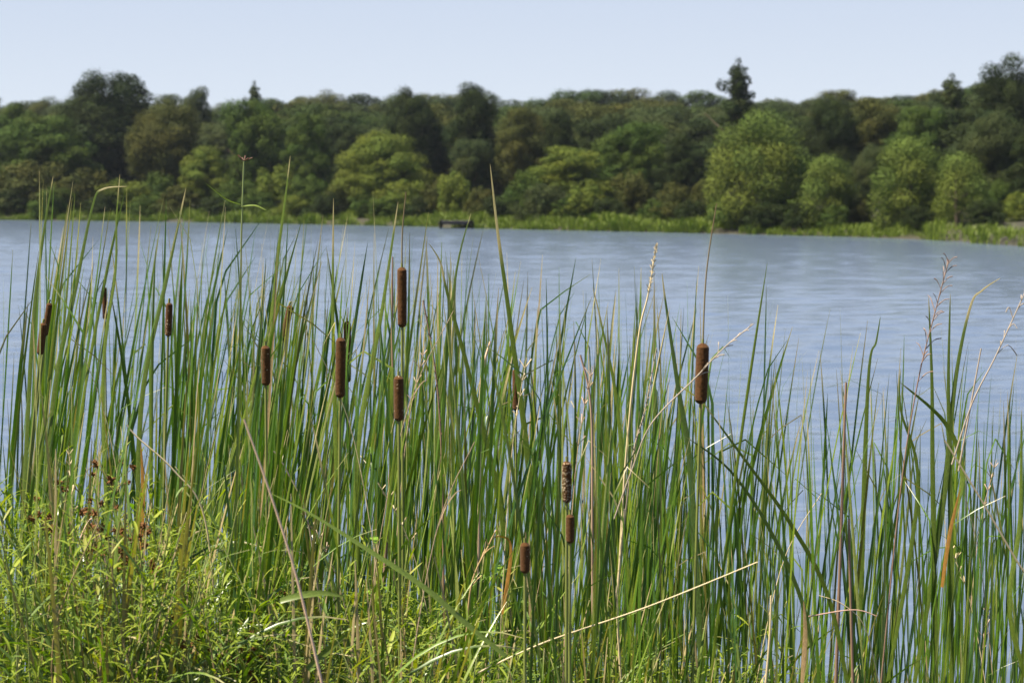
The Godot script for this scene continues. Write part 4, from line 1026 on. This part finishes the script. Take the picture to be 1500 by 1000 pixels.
# ---------------------------------------------------------------- far shore
func make_shore() -> void:
	leaf_tone("wood", Color(0.044, 0.069, 0.016))
	leaf_tone("dark", Color(0.026, 0.040, 0.011))
	leaf_tone("mid", Color(0.056, 0.090, 0.016))
	leaf_tone("light", Color(0.115, 0.150, 0.024))
	leaf_tone("willow", Color(0.112, 0.150, 0.028))
	leaf_tone("olive", Color(0.066, 0.074, 0.018))
	leaf_tone("grey", Color(0.050, 0.067, 0.022))
	rng.seed = 88
	# crowns of their own for the trees one knows by their outline (metres, centred on the trunk)
	protos["W1"] = [crown([[Vector3(0, 2.6, 0), Vector3(2.2, 2.5, 2.0)], [Vector3(-1.1, 4.7, 0), Vector3(1.2, 1.0, 1.2)], [Vector3(0.1, 5.6, 0.1), Vector3(1.2, 0.9, 1.2)], [Vector3(1.0, 4.9, 0), Vector3(1.2, 1.0, 1.2)], [Vector3(-1.7, 3.5, 0.5), Vector3(1.0, 1.1, 1.0)], [Vector3(-0.6, 3.6, 1.3), Vector3(1.0, 0.9, 0.8)], [Vector3(0.9, 3.8, 1.2), Vector3(1.0, 0.8, 0.8)], [Vector3(1.8, 3.4, 0.3), Vector3(0.9, 1.1, 0.9)], [Vector3(-2.1, 2.1, 0.4), Vector3(0.8, 1.2, 0.9)], [Vector3(-1.2, 1.2, 1.2), Vector3(0.9, 0.9, 0.8)], [Vector3(1.7, 1.9, 0.8), Vector3(0.9, 1.0, 0.8)], [Vector3(2.2, 1.4, 0.2), Vector3(0.7, 1.0, 0.8)], [Vector3(0.3, 2.2, 1.6), Vector3(1.0, 0.9, 0.7)], [Vector3(0.3, 0.9, 1.2), Vector3(1.1, 0.7, 0.7)], [Vector3(-1.9, 0.8, 0.6), Vector3(0.8, 0.7, 0.7)]], 0.055, 180.0), trunk_mesh(5.5, 0.2, 6), 6.4, 2.85]
	protos["W2"] = [crown([[Vector3(0, 2.6, 0), Vector3(1.2, 2.4, 1.1)], [Vector3(0, 4.6, 0), Vector3(1.0, 0.8, 1.0)], [Vector3(-0.7, 3.9, 0.2), Vector3(0.8, 0.9, 0.8)], [Vector3(0.7, 3.9, 0.2), Vector3(0.8, 0.9, 0.8)], [Vector3(-1.0, 2.8, 0.3), Vector3(0.8, 1.0, 0.8)], [Vector3(0.9, 2.7, 0.4), Vector3(0.8, 0.9, 0.8)], [Vector3(0, 3.2, 0.9), Vector3(0.8, 0.8, 0.6)], [Vector3(-1.2, 1.5, 0.3), Vector3(0.7, 1.0, 0.7)], [Vector3(1.1, 1.4, 0.3), Vector3(0.8, 0.9, 0.7)], [Vector3(-0.2, 1.6, 0.9), Vector3(0.8, 0.7, 0.5)], [Vector3(-0.9, 0.5, 0.3), Vector3(0.8, 0.6, 0.6)], [Vector3(0.6, 0.6, 0.5), Vector3(0.8, 0.6, 0.6)]], 0.052, 200.0), trunk_mesh(4.6, 0.16, 5), 5.3, 1.85]
	protos["B1"] = [crown(round_lobes(10.0, 4.0, 1.6, 80, 0.85, 0.1), 0.080, 100.0), trunk_mesh(10.0, 0.3, 9), 10.0, 4.4]
	protos["B2"] = [crown(round_lobes(11.0, 4.2, 3.0, 52, 0.85, 0.25), 0.080, 95.0), trunk_mesh(11.0, 0.3, 12), 11.0, 4.4]
	var whorls := [[0, 9.45, 0, 0.28, 0.5, 0.28], [0, 8.9, 0, 0.30250000000000005, 0.42, 0.30250000000000005], [-0.25, 9.06, -0.24, 0.39, 0.39, 0.39], [-0.02, 8.71, -0.38, 0.39, 0.32, 0.39], [0.31, 9.11, -0.12, 0.39, 0.27, 0.39], [-0.26, 8.94, 0.05, 0.39, 0.34, 0.39], [0, 8.45, 0, 0.5225, 0.42, 0.5225], [0.45, 8.38, 0.04, 0.51, 0.39, 0.51], [0.04, 8.61, -0.44, 0.51, 0.27, 0.51], [-0.32, 8.25, -0.29, 0.51, 0.38, 0.51], [0.11, 8.69, 0.44, 0.51, 0.38, 0.51], [0, 7.95, 0, 0.44000000000000006, 0.42, 0.44000000000000006], [-0.14, 7.99, 0.54, 0.46, 0.35, 0.46], [0.16, 8.06, 0.53, 0.46, 0.39, 0.46], [0.31, 7.91, -0.25, 0.46, 0.27, 0.46], [0.21, 7.89, 0.27, 0.46, 0.34, 0.46], [0, 7.5, 0, 0.6325, 0.42, 0.6325], [0.71, 7.45, 0.02, 0.56, 0.3, 0.56], [0.27, 7.44, -0.58, 0.56, 0.32, 0.56], [-0.14, 7.74, -0.47, 0.56, 0.25, 0.56], [-0.0, 7.31, -0.77, 0.56, 0.37, 0.56], [0, 7.0, 0, 0.55, 0.42, 0.55], [-0.39, 6.8, 0.44, 0.52, 0.26, 0.52], [0.29, 6.89, 0.63, 0.52, 0.36, 0.52], [0.63, 6.95, -0.3, 0.52, 0.3, 0.52], [-0.64, 6.85, -0.1, 0.52, 0.36, 0.52], [0, 6.5, 0, 0.7425000000000002, 0.42, 0.7425000000000002], [0.26, 6.32, -0.87, 0.62, 0.39, 0.62], [0.58, 6.57, 0.38, 0.62, 0.39, 0.62], [-0.5, 6.55, 0.79, 0.62, 0.3, 0.62], [-0.26, 6.34, 0.57, 0.62, 0.27, 0.62], [0, 6.0, 0, 0.7150000000000001, 0.42, 0.7150000000000001], [-0.35, 5.87, -0.86, 0.61, 0.26, 0.61], [0.74, 5.98, -0.06, 0.61, 0.29, 0.61], [-0.71, 6.01, -0.48, 0.61, 0.31, 0.61], [0.84, 5.81, 0.31, 0.61, 0.32, 0.61], [0, 5.4, 0, 0.935, 0.42, 0.935], [0.4, 5.53, -0.65, 0.73, 0.39, 0.73], [-0.75, 5.25, -0.8, 0.73, 0.32, 0.73], [0.67, 5.33, 0.91, 0.73, 0.32, 0.73], [1.14, 5.64, -0.01, 0.73, 0.32, 0.73], [0, 4.8, 0, 0.9900000000000001, 0.42, 0.9900000000000001], [-1.13, 4.82, 0.09, 0.76, 0.29, 0.76], [-0.68, 4.77, 0.47, 0.76, 0.4, 0.76], [1.05, 4.82, -0.27, 0.76, 0.3, 0.76], [0.75, 4.95, 0.47, 0.76, 0.38, 0.76], [0, 4.1, 0, 1.1, 0.42, 1.1], [-0.83, 4.25, 0.99, 0.82, 0.35, 0.82], [-0.66, 4.06, -1.1, 0.82, 0.36, 0.82], [-0.21, 4.25, 1.1, 0.82, 0.35, 0.82], [-0.38, 4.19, 1.34, 0.82, 0.34, 0.82], [0, 3.3, 0, 1.1550000000000002, 0.42, 1.1550000000000002], [1.21, 3.21, 0.09, 0.85, 0.35, 0.85], [-1.34, 3.39, 0.32, 0.85, 0.37, 0.85], [-0.73, 3.43, 1.04, 0.85, 0.37, 0.85], [-0.82, 3.49, 1.13, 0.85, 0.35, 0.85], [0, 2.4, 0, 1.1550000000000002, 0.42, 1.1550000000000002], [1.45, 2.43, -0.22, 0.85, 0.33, 0.85], [0.7, 2.62, 1.2, 0.85, 0.32, 0.85], [-0.48, 2.53, -1.23, 0.85, 0.28, 0.85], [0.23, 2.5, -1.21, 0.85, 0.31, 0.85], [-1.15, 8.1, 0, 0.4, 0.45, 0.4], [-0.7, 7.85, 0, 0.4, 0.25, 0.35]]
	var pine: Array = []
	for q in whorls:
		pine.append([Vector3(q[0], q[1], q[2]), Vector3(q[3], q[4], q[5])])
	protos["PINE"] = [crown(pine, 0.09, 80.0), trunk_mesh(10.0, 0.22, 6), 9.9, 1.9]
	rng.seed = 89
	for q in TREES:
		var t := tree(q[0], q[1], q[2], q[3], q[4], q[5], q[6], q[7], q[8], q[9])
		if q[1] in ["W1", "PINE"] or q[7].begins_with("tall dome"):
			t.rotation.y = 0.0

	# low lush grass and sedge fringing the far waterline
	rng.seed = 61
	var tuft := SurfaceTool.new()
	for i in 9:
		var p := blade_line(0.75, rr(0.05, 0.35), rr(0.2, 0.9), -1.0, 0.0, 0.0)
		var line := PackedVector3Array()
		for k in range(0, p.size(), 3):
			line.append(p[k])
		var c := Color(0.125, 0.175, 0.020) * rr(0.7, 1.15)
		tuft.append_from(ribbon(line, Vector3(0, 0, 1), 0.05, 0.6, 0, 0.4, 0.2, c, c, 0.0), 0, Transform3D(Basis(Vector3.UP, i * 2.4), Vector3(rr(-0.15, 0.15), 0, rr(-0.15, 0.15))))
	var mm := MultiMesh.new()
	mm.transform_format = MultiMesh.TRANSFORM_3D
	mm.mesh = tuft.commit()
	var list: Array = []
	var nz := noise(0.09, 17, 3)
	for i in 9000:
		var x := rr(-48.0, 23.0)
		var s := pow(rng.randf(), 1.5) * 7.0 - 0.2
		var z := -shore(x) - s
		var k := nz.get_noise_2d(x * 3.0, z * 3.0)
		if (k < -0.3 and x < 13.0) or (x > 7.0 and x < 14.2 and k < -0.15):
			continue
		list.append(Transform3D(Basis(Vector3.UP, rr(0, TAU)) * (rr(0.4, 0.75) * (1.0 + k) * (0.7 if x > 11.0 else 1.0) ), Vector3(x, land(x, z) - 0.03, z)))
	mm.instance_count = list.size()
	for i in list.size():
		mm.set_instance_transform(i, list[i])
	var o := MultiMeshInstance3D.new()
	o.name = "shore_grass"
	o.multimesh = mm
	o.material_override = M["shore_grass"]
	add_child(o)
	tag(o, "bright green grass fringe along the far waterline", "grass")
	o.set_meta("kind", "stuff")

	# weathered landing stage at the far waterline
	var dx := -2.9
	var dz := -shore(dx) + 0.9
	var st := thing("landing_stage", "small weathered grey landing stage at the far waterline", "jetty", Vector3(dx, 0, dz))
	var plank := BoxMesh.new()
	plank.size = Vector3(0.22, 0.05, 1.7)
	var grey := StandardMaterial3D.new()
	grey.albedo_color = Color(0.21, 0.20, 0.20)
	grey.roughness = 0.9
	for i in 7:
		part("plank", plank, grey, st, Transform3D(Basis.IDENTITY, Vector3(-0.78 + i * 0.26, 0.36 + rr(-0.01, 0.01), 0)))
	var beam := BoxMesh.new()
	beam.size = Vector3(1.86, 0.12, 0.09)
	for s in [-1, 1]:
		part("beam", beam, grey, st, Transform3D(Basis.IDENTITY, Vector3(0, 0.27, s * 0.78)))
		for e in [-1, 1]:
			part("post", tube(V([[0, -0.9, 0], [0, 0.2, 0], [0, 0.44, 0]]), 0.06, 0.055, 8, Color(0.14, 0.12, 0.1), Color(0.14, 0.12, 0.1)), M["wood"], st, Transform3D(Basis.IDENTITY, Vector3(e * 0.8, 0, s * 0.86)))

# ---------------------------------------------------------------- reed bed
func reed_top(u: float) -> float:     # usual height of the leaf tips above the water across the stand, u from -1 to 1
	return lerpf(2.09, 1.82, clampf(u + 1.0, 0.0, 1.0)) if u < 0.0 else lerpf(1.82, 1.56, clampf(u * 1.3, 0.0, 1.0))

func make_reeds() -> void:
	make_blades()
	rng.seed = 1234
	for q in FLOWERING:
		flowering(q[0], q[1], q[2], q[3], q[4], q[5], q[6], q[7], q[8], q[9])
	rng.seed = 5151
	var n := 0
	var tries := 0
	while n < 292 and tries < 4000:
		tries += 1
		var u := rr(-1.08, 1.08)
		if u > 0.1 and rng.randf() < (u - 0.1) * 0.55:
			continue
		var d := rr(4.1 if u < -0.6 else 4.45, 8.6 - maxf(u, -0.2) * 1.3)
		var x := u * 0.265 * d
		var hides := false
		for q in FLOWERING:
			if absf(x / d - q[0] / q[2]) < 0.014 and d < q[2] + 0.12:
				hides = true
		if hides:
			continue
		var g := land(x, -d)
		var zone := "left" if u < -0.36 else ("middle" if u < 0.34 else "right")
		var extra := clampf(rng.randfn() * 0.12, -0.4, 0.11)
		var row := "front row" if d < 5.6 else ("middle row" if d < 6.9 else "back row")
		var t := thing("cattail", "%s spikeless cattail shoot, %s, by %s" % ["tall" if extra > 0.05 else ("short" if extra < -0.08 else "medium-tall"), row, beside(u)], "cattail", Vector3(x, g - 0.03, -d), "leafy cattail shoots")
		var top := reed_top(u) + extra - 0.05
		add_leaves(t, {"left": 11, "middle": 6, "right": 5}[zone] + rng.randi() % 4, top - g, lerpf(0.13, 0.02, clampf((u + 1.0) * 0.7, 0.0, 1.0)), 0.055)
		n += 1
	for q in SINGLES:
		single(q[0], q[1], Color(q[2][0], q[2][1], q[2][2]), q[3], q[4])

# ---------------------------------------------------------------- bank
func weed_top(u: float) -> float:
	return lerpf(1.48, 1.03, smoothstep(-1.0, 0.35, u)) if u < 0.35 else lerpf(1.02, 0.78, smoothstep(0.35, 1.0, u))

func make_bank() -> void:
	make_weed_leaves()
	make_grass_blades()
	rng.seed = 640
	for i in 3:
		burrs.append(burr(0.011))
	for i in 110:
		var u := rr(-1.05, 0.75)
		if u > 0.0 and rng.randf() < 0.45:
			u = rr(-1.05, 0.0)
		var d := rr(3.95, 5.3)
		var x := u * 0.265 * d
		weed(x, d, weed_top(u) - absf(rng.randfn()) * 0.12, "%s narrow-leaved weed on the bank before %s" % ["nearer" if d < 4.5 else "farther", beside(u)], "leafy bank weeds", rr(-0.12, 0.12), rng.randf() < 0.25)
	for i in 170:
		var u := rr(-1.0, 1.02)
		var d := rr(4.1, 5.2)
		var x := u * 0.265 * d
		grass_tuft(x, d, weed_top(u) - 0.06 - absf(rng.randfn()) * 0.1, "%s tuft of arching sedge on the bank before %s" % ["nearer" if d < 4.6 else "farther", beside(u)], "sedge tufts on the bank")
	for i in 20:
		var a := i < 11
		var d := rr(4.3, 4.8)
		var u := rr(-0.66, -0.50) if a else rr(-0.93, -0.78)
		rush(u * 0.265 * d, d, rr(0.93, 1.08) if a else rr(1.16, 1.42), "rush with dark brown seed clusters in the patch near the bottom edge" if a else "rush with dark brown seed clusters in the higher patch at the dense end", "rushes, lower patch" if a else "rushes, higher patch")
	# undergrowth: small leaves that nobody could count
	var small := SurfaceTool.new()
	for i in 7:
		small.append_from(weed_leaves[i * 2], 0, Transform3D(Basis(Vector3.UP, i * 2.4) * Basis(Vector3(0, 0, 1), rr(0.0, 0.6)) * rr(0.45, 0.8), Vector3(0, i * 0.018, 0)))
	var mm := MultiMesh.new()
	mm.transform_format = MultiMesh.TRANSFORM_3D
	mm.mesh = small.commit()
	var list: Array = []
	for i in 4200:
		var d := rr(3.9, 5.9)
		var u := rr(-1.15, 1.15)
		var x := u * 0.27 * d
		var g := land(x, -d)
		if g < -0.1:
			continue
		var top := weed_top(u) - 0.20 - maxf(0.0, d - 5.1) * 0.35
		if rng.randf() < 0.5 * smoothstep(0.1, 0.8, u):
			continue
		list.append(Transform3D(Basis(Vector3.UP, rr(0, TAU)) * Basis(Vector3(1, 0, 0), rr(-0.4, 0.4)) * rr(0.4, 0.85), Vector3(x, lerpf(g, maxf(top, g + 0.2), sqrt(rng.randf())), -d)))
	mm.instance_count = list.size()
	for i in list.size():
		mm.set_instance_transform(i, list[i])
	var o := MultiMeshInstance3D.new()
	o.name = "undergrowth"
	o.multimesh = mm
	o.material_override = M["cover"]
	add_child(o)
	tag(o, "mass of small yellow green leaves under the reeds on the bank", "undergrowth")
	o.set_meta("kind", "stuff")

func make_details() -> void:
	# thin dry grass stems scattered through the reeds
	rng.seed = 2718
	for i in 20:
		var u := rr(-0.98, 0.98)
		var d := rr(4.2, 5.6)
		var x := u * 0.265 * d
		var g := land(x, -d)
		var top := minf(reed_top(u) - rr(0.0, 0.75), 1.9)
		var bend := rr(-0.3, 0.3)
		var c: Color = [Color(0.50, 0.41, 0.24), Color(0.34, 0.25, 0.17), Color(0.42, 0.30, 0.20)][i % 3]
		var t := thing("withered_stalk", "thin %s withered stalk standing by %s" % [["straw yellow", "grey brown", "reddish tan"][i % 3], beside(u)], "stalk", Vector3(x, g - 0.02, -d), "thin withered stalks")
		var h := top - g
		var line := smooth_line(V([[0, 0, 0], [bend * 0.12 * h, h * 0.45, 0.02], [bend * 0.4 * h, h * 0.82, 0], [bend * 0.75 * h, h * (1.0 if absf(bend) < 0.25 else 0.9), 0.03]]), 6)
		part("stem", tube(line, 0.0016, 0.0009, 5, c, c * 1.1, 0.15), M["stem"], t)
		if i % 2 == 0:
			for k in 14:
				var f := lerpf(line.size() * 0.72, line.size() - 1.2, k / 14.0)
				var at := line[int(f)]
				var dir := Vector3(cos(k * 2.4), 1.3, sin(k * 2.4)).normalized() * rr(0.008, 0.03)
				part("spikelet", tube(PackedVector3Array([at, at + dir * 0.5, at + dir]), 0.0009, 0.0014, 4, c, c * 1.2, 0.4), M["stem"], t)
		elif i % 4 == 1:
			var a := line[int(line.size() * rr(0.35, 0.7))]
			var s := 1.0 if i % 4 == 1 else -1.0
			var lv := smooth_line(PackedVector3Array([a, a + Vector3(s * 0.02, 0.06, 0), a + Vector3(s * 0.045, 0.10, 0.02), a + Vector3(s * 0.06, 0.11, 0.03)]), 4)
			part("leaf", ribbon(lv, Vector3(0, 0, 1), 0.004, 0.7, 0.2, 0.8, 0.25, c, TIP, 0.0), M["dry_blade"], t)
	# broad-leaved plants at the near waterline
	rng.seed = 42
	for q in [[-0.475, 6.3, 0.95, "the touching pair of spikes"], [-0.40, 6.0, 0.85, "the highest long spike"], [-0.06, 6.1, 0.9, "the thread-tipped tallest leaf"], [-1.3, 6.6, 1.0, "the lone slim spike"]]:
		var foot := Vector3(q[0], land(q[0], -q[1]) - 0.02, -q[1])
		var t := thing("broad_leaved_plant", "bright green broad-leaved plant at the waterline behind %s" % q[3], "plant", foot, "broad-leaved plants")
		var h: float = q[2] - foot.y
		var line := smooth_line(V([[0, 0, 0], [0.02, h * 0.5, 0], [0.0, h, 0.02]]), 6)
		part("stem", tube(line, 0.005, 0.002, 6, Color(0.15, 0.2, 0.05), Color(0.18, 0.24, 0.06)), M["stem"], t)
		for k in 11:
			var at := line[int(lerpf(line.size() * 0.35, line.size() - 1, k / 10.0))]
			var lp := PackedVector3Array()
			for m in 8:
				lp.append(Vector3(0.015 * m, 0.006 * m - 0.0016 * m * m, 0))
			part("leaf", leaf_sheet(lp, 0.05, 0.2, Color(0.17, 0.30, 0.03) * rr(0.8, 1.1)), M["weed_leaf"], t, Transform3D(Basis(Vector3.UP, k * 2.4) * Basis(Vector3(0, 0, 1), rr(-0.2, 0.5)) * rr(0.7, 1.1), at))
	rng.seed = 17
	for q in STALKS:
		var c := Color(q[3][0], q[3][1], q[3][2])
		var t := straw(q[0], q[1], q[2], c, q[5])
		if q[4] is Array and q[4][2] > 0:
			var line := smooth_line(V(q[0]), 8)
			var foot: Vector3 = t.position
			var n: int = q[4][2]
			for i in n:
				var f := lerpf(q[4][0] * 8.0, q[4][1] * 8.0 - 0.01, float(i) / n)
				var at := line[int(f)].lerp(line[int(f) + 1], f - int(f)) - foot
				var ang := i * 2.4 + rr(-0.6, 0.6)
				var up := (line[int(f) + 1] - line[int(f)]).normalized()
				var reach: float = q[4][3] * rr(0.5, 1.2) * (1.0 - 0.5 * i / n)
				var d := (Vector3(cos(ang), 0, sin(ang)) * 0.7 + up).normalized() * reach
				part("branchlet", tube(smooth_line(PackedVector3Array([at, at + d * 0.55, at + d - Vector3(0, q[4][4] * reach * 0.5, 0)]), 3), 0.0010, 0.0012, 4, c, c * 1.15, 0.45), M["stem"], t)
		if q[5].begins_with("tall sedge"):
			var tip := Vector3(SEDGE_TOP[0], SEDGE_TOP[1], SEDGE_TOP[2]) - t.position
			for i in 9:
				var d := Vector3(cos(i * 2.4), rr(0.1, 1.2), sin(i * 2.4)).normalized() * rr(0.014, 0.032)
				part("flower_ray", tube(PackedVector3Array([tip, tip + d * 0.5, tip + d]), 0.0011, 0.0022, 5, Color(0.10, 0.06, 0.03), Color(0.12, 0.05, 0.03), 0.3), M["stem"], t)
			for b in SEDGE_BRACTS:
				var p := V(b)
				for i in p.size():
					p[i] -= t.position
				part("bract", ribbon(smooth_line(p, 5), Vector3(0, 0, 1), 0.011, 0.6, 0.3, 0.3, 0.25, Color(0.2, 0.26, 0.045), TIP, 0.0, 0.6), M["blade"], t)
